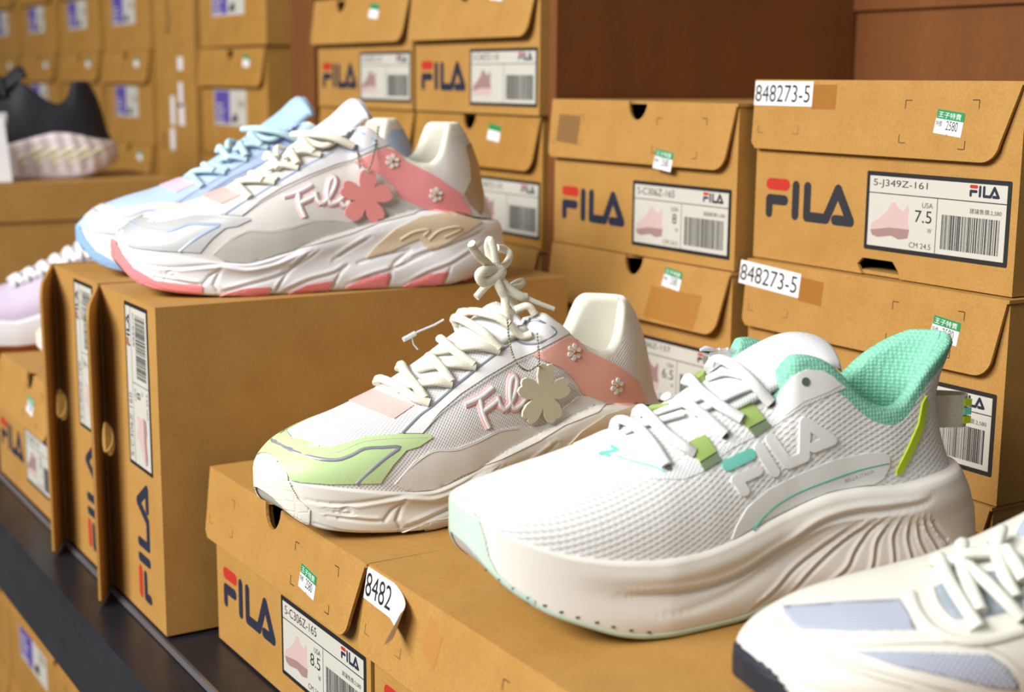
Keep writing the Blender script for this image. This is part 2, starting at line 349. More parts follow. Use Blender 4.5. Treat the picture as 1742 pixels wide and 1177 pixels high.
def divider(lab, x0, x1, y0, y1, z1):
    t = thing('cardboard_divider', lab, 'cardboard divider', (x0, y0, 0), group='corrugated dividers between box stacks')
    w_ = x1-x0; n = 0
    for nm, a, b, yo in (('folded_flap', 0, w_*.28, .008), ('middle_sheet', w_*.34, w_*.66, .003), ('outer_sheet', w_*.74, w_, 0)):
        g = MB(); pts = []
        g.prism([(a, yo), (b, yo), (b, (y1-y0) if nm == 'outer_sheet' else .12), (a, (y1-y0) if nm == 'outer_sheet' else .12)], 0, z1, CARDB)
        g.build(nm, t)
divider('shade-darkened brown corrugated board panel standing beside the tall middle stack, wide side facing right', -.1385, -.1155, .383, .719, .62)
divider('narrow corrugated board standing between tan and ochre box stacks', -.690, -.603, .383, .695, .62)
def back_carton():
    t = thing('large_carton', 'large lidded brown carton at the back, above and behind the right stack', 'carton', (-.160, .722, 0))
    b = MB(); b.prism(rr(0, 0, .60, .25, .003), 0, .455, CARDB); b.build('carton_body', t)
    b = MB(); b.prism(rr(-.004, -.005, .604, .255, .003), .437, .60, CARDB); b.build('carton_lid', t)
back_carton()
# M: flat stack the black shoe stands on
def flatstack():
    for k in range(2):
        t = thing('shoe_box', ['lower dark brown shoe box under the black shoe, long side showing', 'upper brown shoe box the black shoe stands on, long lidded side showing'][k], 'shoe box', (-1.02, -.03, .125*k), group='cardboard shoe boxes')
        b = MB(); b.prism(rr(.001, 0, .219, .32, .001), 0, .121, CARD); b.build('box_body', t)
        b = MB(); b.prism(rr(-.002, -.003, .222, .323, .001), .081, .1245, CARD); b.build('lid', t)
flatstack()
# boxes on the shelf below, seen under the beam
rk = thing('metal_shelf', 'lower dark steel shelf under the front beam, holding ochre boxes', 'shelf', (0, 0, -.40))
b = MB(); b.box((-2.0, .0, -.03), (.9, .6, 0), METAL); b.build('deck', rk)
for k in range(4):
    for j in range(2):
        shoebox('shoe_box', 'ochre shoe box on the shelf below, %s row, %s' % (['lower', 'upper'][j], ['under the far left tan box', 'second from the left', 'under the standing boxes', 'nearest the upright boxes'][k]),
                (-.86+.229*k, .03, -.40+.135*j), H=.134, W=.226, xn=.5, brand='b', marks=False, price=None, det=False, card=CARD2, group='ochre shoe boxes with purple labels')
# ---------------------------------------------------------------- sneaker tools (all shoe dimensions in millimetres, toe at x=0, near side y<0)
def sm(t): t = np.clip(t, 0, 1); return t*t*(3-2*t)
def tabf(tb, sig=3.0):
    xs = np.arange(-40, 340, 1.0); ys = np.interp(xs, [p[0] for p in tb], [p[1] for p in tb])
    if sig:
        k = np.exp(-.5*(np.arange(-15, 16)/sig)**2); k /= k.sum(); ys = np.convolve(np.pad(ys, 15, 'edge'), k, 'valid')
    return lambda x: np.interp(x, xs, ys)
def shoe_pose(T, deg, z): return Matrix.Translation((T[0], T[1], z)) @ Matrix.Rotation(math.radians(deg), 4, 'Z')
def catmull(P, step=None, n=6):
    P = [Vector(p) for p in P]
    if len(P) < 3: return [P[0].lerp(P[-1], i/n) for i in range(n+1)]
    Q = [P[0]*2-P[1]]+P+[P[-1]*2-P[-2]]; out = []
    for i in range(1, len(Q)-2):
        a, b, c, d = Q[i-1], Q[i], Q[i+1], Q[i+2]
        for k in range(n):
            t = k/n; out.append(.5*((2*b)+(c-a)*t+(2*a-5*b+4*c-d)*t*t+(3*b-a-3*c+d)*t*t*t))
    out.append(P[-1]); return out
def tube(mb, P, r, mt, flat=1.0, nrm=None, seg=8, taper=None):
    # r: radius; flat: thickness/width; nrm: list of surface normals or one vector
    n = len(P); rings = []
    last = None
    for i, p in enumerate(P):
        d = (P[min(i+1, n-1)]-P[max(i-1, 0)])
        d = d.normalized() if d.length > 1e-9 else Vector((1, 0, 0))
        nn = nrm[i] if isinstance(nrm, list) else (nrm or Vector((0, 0, 1)))
        b = d.cross(nn)
        if b.length < 1e-4: b = last or d.orthogonal()
        b = b.normalized()
        if last is not None and b.dot(last) < 0 and not isinstance(nrm, list): b = -b
        last = b; nn = b.cross(d).normalized()
        k = taper(i/(n-1)) if taper else 1
        rings.append([p+b*(r*k*math.cos(2*PI*j/seg))+nn*(r*flat*k*math.sin(2*PI*j/seg)) for j in range(seg)])
    mb.grid(rings, mt, closed_v=True)
    for rg, fl in ((rings[0], True), (rings[-1], False)):
        c = sum(rg, Vector())/seg; mb.add([*rg, c], [((j, (j+1) % seg, seg) if fl else ((j+1) % seg, j, seg)) for j in range(seg)], mt)
def ball(mb, c, r, mt, n=6, sc=(1, 1, 1)):
    R = [[Vector(c)+Vector((r*sc[0]*math.sin(PI*i/n)*math.cos(2*PI*j/8), r*sc[1]*math.sin(PI*i/n)*math.sin(2*PI*j/8), r*sc[2]*math.cos(PI*i/n))) for j in range(8)] for i in range(n+1)]
    mb.grid(R, mt, closed_v=True)
class Body:
    def __init__(s, sp):
        s.sp = sp
        T = {k: tabf(sp[k], sp.get('sig', {}).get(k, 3)) for k in ('z0', 'w0', 'ze', 'we', 'zc', 'ex', 'zb', 'wm')}
        s.T = T; X1 = s.X1 = sp['X1']; xt = sp.get('xt', 78); xh = sp.get('xh', 205)
        def rnd(x, X1=X1, p=2.3):
            h = np.clip((x-xh)/(X1-xh), 0, 1); a = (1-h**p)**(1/p); t = np.clip((xt-x)/xt, 0, 1); return a*(1-t**2.25)**(1/2.25)
        s.rnd = rnd
        xb = sp['xback']; xbf = lambda z: np.interp(z, [p[1] for p in xb], [p[0] for p in xb])-X1
        # upper
        NR = sp.get('NR', 150); tt = np.linspace(0, 1, NR); xs = X1*(.35*tt+.65*(1-np.cos(PI*tt))/2); xs[-1] = X1-.02; xs[0] = .03
        n1, n2 = 30, 20; s.n1 = n1; rows = []; uv = []
        for x in xs:
            f = rnd(x) if xs[0] < x < xs[-1] else 0.0; z0, w0, ze, we, zc, ex = [float(T[k](x)) for k in ('z0', 'w0', 'ze', 'we', 'zc', 'ex')]
            w0 *= f; we *= f; k = float(sm((x-sp['xo0'])/(sp['xo1']-sp['xo0'])))
            zc2 = z0+(zc-z0)*float(np.clip(f*1.0, 0, 1)**sp.get('tz', .8)) if x < xt else zc
            half = []
            r = min(3.6, max(we*.45, .05)); th = sp.get('collar', 9.0); dep = float(sm((we-th*.75)/9.0)); zin = ze-(ze-(z0+8))*dep
            for i in range(n1+n2+1):
                t = i/(n1+n2); ph = t*PI/2
                cy = w0*math.cos(ph)**ex if i < n1+n2 else 0; cz = z0+(zc2-z0)*math.sin(ph)**(ex*.9+.1)
                if i <= n1:
                    q = i/n1; q2 = min(q/.93, 1)
                    oy = w0+(we-w0)*q2+sp.get('bulge', 1.5)*f*math.sin(PI*q2); oz = z0+(ze-r-z0)*q2
                    if q > .93: a = (q-.93)/.07*PI/2; oy = we-r+r*math.cos(a); oz = ze-r+r*math.sin(a)
                else:
                    q = (i-n1)/n2
                    if q < .3: a = q/.3*PI/2; ri = min(th-r, we*.5); oy = we-r-ri*math.sin(a)*1; oz = ze-ri*(1-math.cos(a))*1.0 if dep > .3 else ze-(1-math.cos(a))*ri*dep
                    elif q < .75: h = (q-.3)/.45; yy = max(we-max(th, 1), we*.1); oy = yy; z1 = ze-min(th-r, we*.5)*min(dep*3.3, 1); oz = z1+(min(zin, z1)-z1)*h
                    else: h = (q-.75)/.25; oy = max(we-th, we*.1)*(1-h); oz = min(zin, ze-min(th-r, we*.5)*min(dep*3.3, 1))
                y = cy+(oy-cy)*k; z = cz+(oz-cz)*k
                half.append((y, z))
            row = []; g = float(sm((x-205)/(X1-205)))
            for y, z in half: row.append(Vector((x+float(xbf(z))*g, -y, z)))
            for y, z in half[-2::-1]: row.append(Vector((x+float(xbf(z))*g, y, z)))
            rows.append(row)
        s.rows = rows; s.C = len(rows[0]); s.xs = xs
        # midsole
        NM = sp.get('NM', 240); tt = np.linspace(0, 1, NM); XM = sp['XM']; xm = XM*(.4*tt+.6*(1-np.cos(PI*tt))/2); xm[-1] = XM-.02; xm[0] = .02
        xmb = sp['xmback']; xmf = lambda z: np.interp(z, [p[1] for p in xmb], [p[0] for p in xmb])-XM
        nt = sp.get('NT', 44); mr = []
        xhm = sp.get('xhm', 215)
        G = sp.get('grooves', [])
        segs = []
        for pl, dp, wd, sd in G:
            pl = [tuple(p) for p in catmull([Vector((p[0], p[1], 0)) for p in pl], n=4)] if sd != 9 else [(p[0], p[1], 0) for p in pl]
            nl = len(pl)-1
            for i, (a, b) in enumerate(zip(pl[:-1], pl[1:])):
                fa = min(1, (i+.5)/nl*6, (nl-i-.5)/nl*6) if nl > 3 else 1
                segs.append((a[0], a[1], b[0], b[1], dp*fa, wd, sd))
        S = np.array(segs) if segs else None
        def disp(x, z):
            if S is None: return 0
            dx, dz = S[:, 2]-S[:, 0], S[:, 3]-S[:, 1]; l2 = dx*dx+dz*dz+1e-9
            t = np.clip(((x-S[:, 0])*dx+(z-S[:, 1])*dz)/l2, 0, 1); px, pz = x-S[:, 0]-t*dx, z-S[:, 1]-t*dz
            d = np.hypot(px, pz); sg = np.sign(dx*pz-dz*px)
            # nearest segment per groove strength
            out = 0
            i = int(np.argmin(d)); dp, wd, sd = S[i, 4], S[i, 5], S[i, 6]
            if d[i] < wd*4:
                q = d[i]/wd; out = -dp*math.exp(-q*q)
                if sd and sd != 9: q2 = (sg[i]*sd*d[i]-wd*2.0)/(wd*1.1); out += dp*.55*math.exp(-q2*q2)
            return out
        for x in xm:
            h = np.clip((x-xhm)/(XM-xhm), 0, 1); f = (1-h**2.4)**(1/2.4); t0 = np.clip((xt-x)/xt, 0, 1); f *= (1-t0**2.25)**(1/2.25)
            if not xm[0] < x < xm[-1]: f = 0.0
            z0 = float(T['z0'](x)); zb = float(T['zb'](x)); wm = float(T['wm'](x)); g = float(sm((x-215)/(XM-215)))
            half = [(0, zb+.6), (wm*.45*f, zb+.3), (wm*.8*f, zb), (max(wm-2, 0)*.97*f, zb)]
            for i in range(nt):
                t = i/(nt-1); z = zb+(z0-zb)*t
                y = (wm+sp['prof'](x, t))*f+disp(x, z)*min(1, f*1.6)
                if t < .08: y -= (1-t/.08)**2*1.2
                if t > .94: y -= ((t-.94)/.06)**2*1.6
                half.append((max(y, 0), z))
            half.append((max((wm-5)*f, 0), z0+.4)); half.append((0, z0+.5))
            row = [Vector((x+float(xmf(z))*g, -y, z)) for y, z in half]+[Vector((x+float(xmf(z))*g, y, z)) for y, z in half[-2:0:-1]]
            mr.append(row)
        s.mr = mr
        # tongue
        s.trows = None
        if 'tongue' in sp:
            P = catmull([Vector((a, 0, b)) for a, b in sp['tongue']], n=7); tr = []; n = len(P)
            for i, p in enumerate(P):
                d = (P[min(i+1, n-1)]-P[max(i-1, 0)]).normalized(); up = Vector((-d.z, 0, d.x)); u = i/(n-1)
                wd = np.interp(u, [0, .3, .8, .93, 1], sp.get('tw', [20, 24, 31, 29, 20])); arch = np.interp(u, [0, .6, 1], sp.get('ta', [7, 9, 6])); th = np.interp(u, [0, .6, .9, 1], [2, 3, 5.5, 1.5])*sp.get('tth', 1)
                top = []; bot = []
                for j in range(17):
                    v = -1+2*j/16; y = wd*v; sag = -arch*v*v*1.1; e = math.sqrt(max(0, 1-abs(v)**4))
                    top.append(p+Vector((0, y, 0))+up*(sag+th*e*.5)); bot.append(p+Vector((0, y*.98, 0))+up*(sag-th*e*.5))
                tr.append(top+bot[::-1])
            s.trows = tr
        s.make_bvh()
    def make_bvh(s):
        def tris(R, closed):
            v = [p for r in R for p in r]; C = len(R[0]); f = []
            for i in range(len(R)-1):
                for j in range(C if closed else C-1): f.append((i*C+j, i*C+(j+1) % C, (i+1)*C+(j+1) % C, (i+1)*C+j))
            return v, f
        V = []; F = []
        for R, c in ((s.rows, False), (s.mr, True))+(((s.trows, True),) if s.trows else ()):
            v, f = tris(R, c); o = len(V); V += v; F += [tuple(o+i for i in q) for q in f]
        s.bvh = BVHTree.FromPolygons(V, F)
    def cast(s, px, M):
        # photo pixel -> (point, normal) on the shoe surface, shoe millimetres
        d = FW+RT*((px[0]-871)/FPX)-UP*((px[1]-588.5)/FPX)
        inv = M.inverted(); o = (inv @ CAM)*1000; dl = (inv.to_3x3() @ d).normalized()
        h = s.bvh.ray_cast(o, dl)
        if h[0] is None:
            best = None
            for k in range(60):
                t = (o.length-250)+k*9; q = o+dl*t; r = s.bvh.find_nearest(q)
                if r[0] is not None and (best is None or r[3] < best[3]): best = r
            h = best
        n = h[1]
        if n.dot(dl) > 0: n = -n
        return h[0], n
    def plane(s, px, M, y):
        d = FW+RT*((px[0]-871)/FPX)-UP*((px[1]-588.5)/FPX); inv = M.inverted(); o = (inv @ CAM)*1000; dl = inv.to_3x3() @ d
        t = (y-o.y)/dl.y; return o+dl*t
    # -- build real objects under parent
    def upper(s, parent, mt, lining, insole=None, pullx=0, lead=1):
        mu, ml = MB(), MB(); n1, C = s.n1, s.C; k0 = n1-lead
        idx = {}
        V = [p*.001 for r in s.rows for p in r]; mu.v = V
        mi = mu.mi(mt); lin = []
        for i in range(len(s.rows)-1):
            for j in range(C-1):
                jj = j if j < C//2 else C-2-j
                q = (i*C+j, i*C+j+1, (i+1)*C+j+1, (i+1)*C+j)
                if jj >= k0 and s.xs[i] > s.sp['xo0']+2: lin.append(q)
                else: mu.f.append(q); mu.m.append(mi)
        uv = []
        for r, x in zip(s.rows, s.xs):
            acc = 0; l = []; h = len(r)//2
            for j, p in enumerate(r[:h+1]):
                if j: acc += (p-r[j-1]).length
                l.append(acc)
            uv += [(x, a) for a in l]+[(x, a) for a in l[-2::-1]]
        o = mu.build('upper', parent, True, uv=uv)
        ml.v = V; ml.f = lin; ml.m = [ml.mi(lining)]*len(lin); ml.build('collar_lining', parent, True, uv=uv)
        for ob in (o, parent.children[-1] if False else COL.objects[-1]):
            bm = bmesh.new(); bm.from_mesh(ob.data); bmesh.ops.delete(bm, geom=[v for v in bm.verts if not v.link_faces], context='VERTS'); bm.to_mesh(ob.data); bm.free()
        return o
    def midsole(s, parent, mt, name='midsole'):
        mb = MB(); mb.grid([[p*.001 for p in r] for r in s.mr], mt, closed_v=True); return mb.build(name, parent, True)
    def tongue(s, parent, mt):
        mb = MB(); R = [[p*.001 for p in r] for r in s.trows]; mb.grid(R, mt, closed_v=True)
        for rg in (R[0], R[-1]):
            c = sum(rg, Vector())/len(rg); mb.add([*rg, c], [(j, (j+1) % len(rg), len(rg)) for j in range(len(rg))], mt)
        n = len(R[0]); uv = [(i*3.0, j*3.0) for i in range(len(R)) for j in range(n)]+[(0, 0)]*(2*n+2)
        return mb.build('tongue', parent, True, uv=uv)
    def panel3(s, poly, M, th=.6, step=7, lift=.15):
        P = [tuple(p) for p in poly]
        # resample border
        B = []
        for i, a in enumerate(P):
            b = P[(i+1) % len(P)]; n = max(1, int(math.hypot(b[0]-a[0], b[1]-a[1])/step))
            B += [(a[0]+(b[0]-a[0])*k/n, a[1]+(b[1]-a[1])*k/n) for k in range(n)]
        x0, x1 = min(p[0] for p in B), max(p[0] for p in B); y0, y1 = min(p[1] for p in B), max(p[1] for p in B)
        def inside(x, y, m=step*.45):
            c = False
            for i in range(len(B)):
                a = B[i]; b = B[i-1]
                if (a[1] > y) != (b[1] > y) and x < (b[0]-a[0])*(y-a[1])/(b[1]-a[1])+a[0]: c = not c
                if (a[0]-x)**2+(a[1]-y)**2 < m*m: return False
            return c
        I = []; yy = y0+step*.5; k = 0
        while yy < y1:
            xx = x0+(step*.5 if k % 2 else 0)
            while xx < x1:
                if inside(xx, yy): I.append((xx, yy))
                xx += step
            yy += step*.87; k += 1
        nb = len(B); r = delaunay_2d_cdt([Vector(p) for p in B+I], [], [list(range(nb))], 1, 1e-7)
        hits = [s.cast(tuple(p), M) for p in r[0]]
        tris = [tuple(t) for t in r[2]]
        # border edges
        ec = {}
        for t in tris:
            for a, b in ((t[0], t[1]), (t[1], t[2]), (t[2], t[0])): ec[(a, b)] = 1
        top = [h[0]+h[1]*(th+lift) for h in hits]; bot = [h[0]-h[1]*.4 for h in hits]
        return top, bot, tris, [e for e in ec if (e[1], e[0]) not in ec]
    def add_panel(s, mb, poly, M, mt, th=.6, step=7, mirror=False, lift=.15):
        top, bot, tris, ed = s.panel3(poly, M, th, step, lift); n = len(top)
        for sgn in ((1, -1) if mirror else (1,)):
            V = [Vector((p.x, p.y*sgn, p.z))*.001 for p in top+bot]
            F = [t for t in tris]+[(b, a, n+a, n+b) for a, b in ed]
            if sgn == 1: F = [f[::-1] for f in F]
            mb.add(V, F, mt)
    def panel(s, name, parent, poly, M, mt, th=.6, step=7, mirror=True, smooth=True):
        top, bot, tris, ed = s.panel3(poly, M, th, step); n = len(top)
        for sgn in ((1, -1) if mirror else (1,)):
            V = [Vector((p.x, p.y*sgn, p.z))*.001 for p in top+bot]; F = [t for t in tris]+[(b, a, n+a, n+b) for a, b in ed]
            if sgn == 1: F = [f[::-1] for f in F]
            mb = MB(); mb.add(V, F, mt); o = mb.build(name, parent, smooth, uv=[(p.x, p.z) for p in top+bot])
            if smooth: o.data.set_sharp_from_angle(angle=math.radians(50))
        return o
    def patch(s, name, parent, bound, M, mt, th=.6, parts=('mr', 'rows'), zmax=None):
        # skin of the toe in front of a traced boundary, lifted off the surface
        P = sorted([(Vector((p[1], 0, p[2])) if p[0] == 'l' else s.cast(p, M)[0]) for p in bound], key=lambda q: q.z); zz = [p.z for p in P]; xx = [p.x for p in P]
        zt = zmax or zz[-1]; mb = MB(); bor = MB()
        for key in parts:
            R = getattr(s, key); C = len(R[0]); closed = key == 'mr'
            n = min(len(R)-1, max(i for i in range(len(R)) if R[i][2].x < max(xx)+8)+1)
            nv = {}
            def nrm(i, j):
                p = R[i][j]; return Vector((p.x-58, p.y*1.1, (p.z-s.sp['z0'][0][1])*.5 if key == 'rows' else 0)).normalized()
            vs = []; ix = {}; fs = []
            for i in range(n):
                for j in range(C if closed else C-1):
                    q = [(i, j), (i, (j+1) % C), (i+1, (j+1) % C), (i+1, j)]; c = sum((R[a][b] for a, b in q), Vector())/4
                    if c.z > zt or c.x > np.interp(c.z, zz, xx): continue
                    if closed and (j < 3 or j > C-3): continue
                    f = []
                    for k in q:
                        if k not in ix: ix[k] = len(vs); vs.append((R[k[0]][k[1]]+nrm(*k)*th)*.001)
                        f.append(ix[k])
                    fs.append(tuple(f))
            if fs: mb.add(vs, fs, mt)
        return mb.build(name, parent, True)
    def line(s, mb, pts, M, r, mt, off=0, n=5, flat=1.0, mirror=False, seg=8, taper=None):
        H = []; 
        for p in pts:
            if len(p) == 4 and p[0] == 'p': H.append((s.plane(p[1:3], M, p[3]), Vector((0, -1, 0))))
            else:
                h = s.cast(p[:2], M); H.append((h[0]+h[1]*(off+(p[2] if len(p) > 2 else 0)), h[1]))
        P = catmull([h[0] for h in H], n=n); Nn = catmull([h[1] for h in H], n=n); Nn = [q.normalized() for q in Nn]
        for sg in ((1, -1) if mirror else (1,)):
            tube(mb, [Vector((p.x, p.y*sg, p.z))*.001 for p in P], r*.001, mt, flat, [Vector((q.x, q.y*sg, q.z)) for q in Nn], seg=seg, taper=taper)
def two_pass(sp, grooves, M):
    # grooves are traced on the plain body first, then carved into it
    b = Body(dict(sp, grooves=[], NM=120, NT=30)); G = []
    for P, dp, wd, sd in grooves:
        Q = [b.cast(p, M)[0] for p in P]; G.append(([(q.x, q.z) for q in Q], dp, wd, sd))
    return Body(dict(sp, grooves=G))
def stroke_panels(body, mb, segs, M, r, mts, th=.9, step=4, mirror=False):
    for k, (c, P) in enumerate(segs):
        for a, b in zip(P[:-1], P[1:]):
            rad = r*(1.1 if c == 'r' else 1)
            body.add_panel(mb, capsule(a, b, rad, 8), M, mts[c], th+k*.02, step, mirror)
def cc(P, s, ox, oy): return [((p[0]/s+ox, p[1]/s+oy)+tuple(p[2:])) for p in P]
def loc2(P, M, y):
    # photo pixels -> shoe (x, z) in millimetres on the upright plane at lateral offset y
    out = []
    for p in P:
        d = FW+RT*((p[0]-871)/FPX)-UP*((p[1]-588.5)/FPX); inv = M.inverted(); o = (inv @ CAM)*1000; dl = inv.to_3x3() @ d
        q = o+dl*((y-o.y)/dl.y); out.append((q.x, q.z))
    return out
# ---- woven and knitted materials, driven by the millimetre UVs of the uppers
def knit(name, c1, c2, pu, pv, rough=.75, bump=.6, dist=.0006, hole=.5, spec=.3):
    m = mat(name, c1, rough, spec=spec)
    uv = N(m, 'ShaderNodeUVMap'); sp = N(m, 'ShaderNodeSeparateXYZ'); L(m, uv.outputs[0], sp.inputs[0])
    def wave(sock, per, add=None):
        a = N(m, 'ShaderNodeMath', operation='MULTIPLY'); L(m, sock, a.inputs[0]); a.inputs[1].default_value = 2*PI/per
        b = N(m, 'ShaderNodeMath', operation='SINE'); L(m, a.outputs[0], b.inputs[0]); return b.outputs[0]
    a = wave(sp.outputs[0], pu); b = wave(sp.outputs[1], pv)
    q = N(m, 'ShaderNodeMath', operation='MULTIPLY'); L(m, a, q.inputs[0]); L(m, b, q.inputs[1])
    h = N(m, 'ShaderNodeMath', operation='MULTIPLY_ADD'); L(m, q.outputs[0], h.inputs[0]); h.inputs[1].default_value = .5; h.inputs[2].default_value = .5
    r = ramp(m, h.outputs[0], [(0, c2), (hole, c1)]); L(m, r.outputs[0], m.node_tree.nodes['Principled BSDF'].inputs['Base Color'])
    r2 = ramp(m, h.outputs[0], [(0, (0, 0, 0, 1)), (min(hole*1.3, 1), (1, 1, 1, 1))])
    add_bump(m, r2.outputs[0], bump, dist); return m
def leather(name, c, rough=.45, scale=900, bump=.12):
    m = mat(name, c, rough, spec=.4)
    tc = N(m, 'ShaderNodeTexCoord'); v = N(m, 'ShaderNodeTexVoronoi', Scale=scale); L(m, tc.outputs['Object'], v.inputs[0]); add_bump(m, v.outputs[0], bump, .0004); return m
# ---------------------------------------------------------------- white running shoe (front)
M1 = shoe_pose((.3462, .027), 81.0, .1200)
K8 = lambda P: cc(P, 1.9795, 760, 540)
KQ = lambda P: cc(P, 3.337, 1220, 880)
fins = [
 [(200,530),(330,420),(430,310),(560,200),(800,30)], [(420,440),(520,330),(640,210),(760,110),(900,20)], [(600,410),(740,300),(790,200),(870,80),(960,10)],
 [(785,405),(870,330),(900,250),(920,130),(1000,20)], [(945,385),(1010,300),(1015,200),(1010,100),(1060,10)], [(1090,370),(1125,290),(1110,200),(1090,110),(1110,10)],
 [(1200,320),(1205,230),(1160,130),(1145,20)], [(1275,240),(1250,160),(1195,60),(1185,5)], [(1320,150),(1260,80),(1220,5)]]
g1 = [(KQ(f), 1.5, 1.1, 1) for f in fins]
g1 += [(KQ([(-560,450),(-400,445),(-180,425),(0,385),(150,320),(300,220),(420,150),(560,60),(680,10)])+K8([(1400,660),(1480,652),(1600,632),(1655,600)]), 1.9, 1.7, 1)]
g1 += [(KQ([(-400,560),(-200,540),(0,470),(130,400),(260,310),(400,200),(520,130),(640,70),(760,30)]), .8, 2.2, 0)]
def prof1(x, t):
    # smooth rolled side wall: proud upper band, shallow hollow, fuller foot
    a = float(sm((x-30)/60)); back = float(sm((x-150)/60))
    return a*(1.6*math.exp(-((t-.80)/.13)**2)-1.8*math.exp(-((t-.52)/.16)**2)*(1-.7*back)+2.0*math.exp(-((t-.18)/.25)**2)) - 2.2*(1-t)**3*a+back*3.2*math.exp(-((t-.38)/.35)**2)
sp1 = dict(X1=268, XM=285, xo0=150, xo1=163, collar=9, bulge=1.0, tz=.55,
  z0=[(0,60),(6,55),(14,50),(35,42.5),(57,38.5),(80,36.5),(103,37),(120,40),(139,45),(159,50.5),(175,54.5),(196,55.5),(220,54),(235,55),(255,56),(285,56)],
  zb=[(0,46),(4,37),(9,30),(17,22.5),(30,14.5),(46,8.5),(60,3.5),(72,1),(91,0),(128,.3),(140,3),(150,4.5),(165,3),(181,1),(205,0),(240,0),(262,1),(285,7)],
  w0=[(0,46),(40,47),(85,49),(110,47),(150,40),(190,36),(230,36),(270,37)], wm=[(0,48),(40,50),(85,52),(110,49),(150,43),(190,42),(230,43),(285,43)],
  ze=[(0,100),(130,105),(142,109),(150,117),(160,122),(170,121.5),(179,118.5),(189,111),(197,102),(206,95.5),(216,92.5),(225,94),(233,100),(241,109),(250,117),(258,122),(270,123)],
  we=[(0,28),(140,25),(160,28),(180,31),(216,33),(240,31.5),(268,30)],
  zc=[(0,62),(4,66),(15,68.5),(32,70.5),(55,73.5),(71,77.5),(80,81),(93,86),(108,93),(124,101),(139,108),(150,113),(165,118),(200,118),(270,118)],
  ex=[(0,.8),(50,.78),(90,.85),(120,1.0),(150,1.05),(200,1)],
  xback=[(281,40),(272,56),(266,70),(262,84),(261,93),(264,104),(269,114),(272,120),(270,126)], xmback=[(277,0),(284,10),(287,20),(286,34),(281,46),(275,58)],
  sig=dict(ze=2, z0=4), NM=420, NT=76, prof=prof1,
  tongue=[(92,84),(108,92),(124,101),(139,109),(155,117),(168,122.5),(180,125),(190,123.5),(197,119)], tw=[20, 24, 29, 29, 25], ta=[7, 10, 9], tth=.9)
S1 = two_pass(sp1, g1, M1)
KNW = knit('white_knit', srgb(242, 242, 240), srgb(230, 231, 230), 6.4, 2.9, bump=.55, dist=.0008, hole=.5)
KNT = knit('fine_white_knit', srgb(244, 245, 246), srgb(214, 218, 222), 2.0, 2.0, bump=.4, dist=.0004)
MINT = mat('mint_collar_mesh', srgb(152, 218, 192), .8, spec=.3)
_t = N(MINT, 'ShaderNodeTexCoord'); _v = N(MINT, 'ShaderNodeTexVoronoi', Scale=520.0); _v.inputs['Randomness'].default_value = .25; L(MINT, _t.outputs['Object'], _v.inputs[0])
_r = ramp(MINT, _v.outputs[0], [(.25, srgb(160, 224, 198)), (.75, srgb(112, 188, 158))]); L(MINT, _r.outputs[0], MINT.node_tree.nodes['Principled BSDF'].inputs['Base Color']); _r2 = ramp(MINT, _v.outputs[0], [(.2, (1, 1, 1, 1)), (.7, (0, 0, 0, 1))]); add_bump(MINT, _r2.outputs[0], .6, .0005)
FOAM = mat('ivory_foam', srgb(242, 238, 230), .5, sss=.05)
tc = N(FOAM, 'ShaderNodeTexCoord'); nn = N(FOAM, 'ShaderNodeTexNoise', Scale=1500.0); L(FOAM, tc.outputs['Object'], nn.inputs[0]); add_bump(FOAM, nn.outputs[0], .12, .0003)
MINTR = mat('pale_mint_rubber', srgb(208, 232, 216), .4); TEAL = mat('aqua_film', srgb(128, 220, 204), .4); FILM = mat('white_film', srgb(246, 246, 244), .3)
GRNW = mat('olive_green_webbing', srgb(150, 176, 96), .7); GRND = mat('grey_green_webbing', srgb(112, 130, 100), .7); NEON = mat('neon_yellow_green_film', srgb(190, 216, 40), .5)
LACEW = leather('white_lace', srgb(250, 250, 250), .8, 1800, .35); LACEC = leather('cream_lace', srgb(246, 243, 224), .8, 1500, .4)
DARKH = mat('eyelet_dark', srgb(84, 92, 86), .6)
r1 = thing('running_shoe', 'white knit running shoe with mint collar and finned ivory sole, in front centre', 'shoe'); r1.matrix_world = M1
S1.upper(r1, KNW, MINT, lead=6)
ms = S1.midsole(r1, FOAM); S1.tongue(r1, KNT)
S1.patch('toe_bumper', r1, K8([(50,596),(75,622),(110,680),(130,740),(142,800),(170,858),(222,905),(300,950)]), M1, MINTR, .5)
# outsole rim along the ground
mb = MB(); R = []
for x in np.linspace(22, 283, 130):
    h = np.clip((x-215)/(285-215), 0, 1); f = (1-h**2.4)**(1/2.4); t0 = np.clip((78-x)/78, 0, 1); f *= (1-t0**2.25)**(1/2.25)
    wm_ = (float(S1.T['wm'](x))-.6)*f; zb = float(S1.T['zb'](x)); x2 = x-(6*float(sm((x-215)/70)))
    sec = [(0, zb-.9), (wm_*.9, zb-1), (wm_, zb-.4), (wm_+.6, zb+1.6), (wm_, zb+3.2), (wm_-3, zb+3.3), (0, zb+2)]
    R.append([Vector((x2, -y, z))*.001 for y, z in sec]+[Vector((x2, y, z))*.001 for y, z in sec[-2:0:-1]])
mb.grid(R, MINTR, closed_v=True); mb.build('outsole', r1, True)
mb = MB()
for p in K8([(135,848),(180,880),(225,910),(275,942),(330,968),(385,990),(440,1008),(505,1025),(560,1040),(620,1052),(680,1058)]):
    h = S1.cast((p[0], p[1]+.5), M1); mb.box((-.0009, -.0005, -.0004), (.0009, .0005, .0004), DARKH, Matrix.Translation(h[0]*.001))
mb.build('outsole_slots', r1)
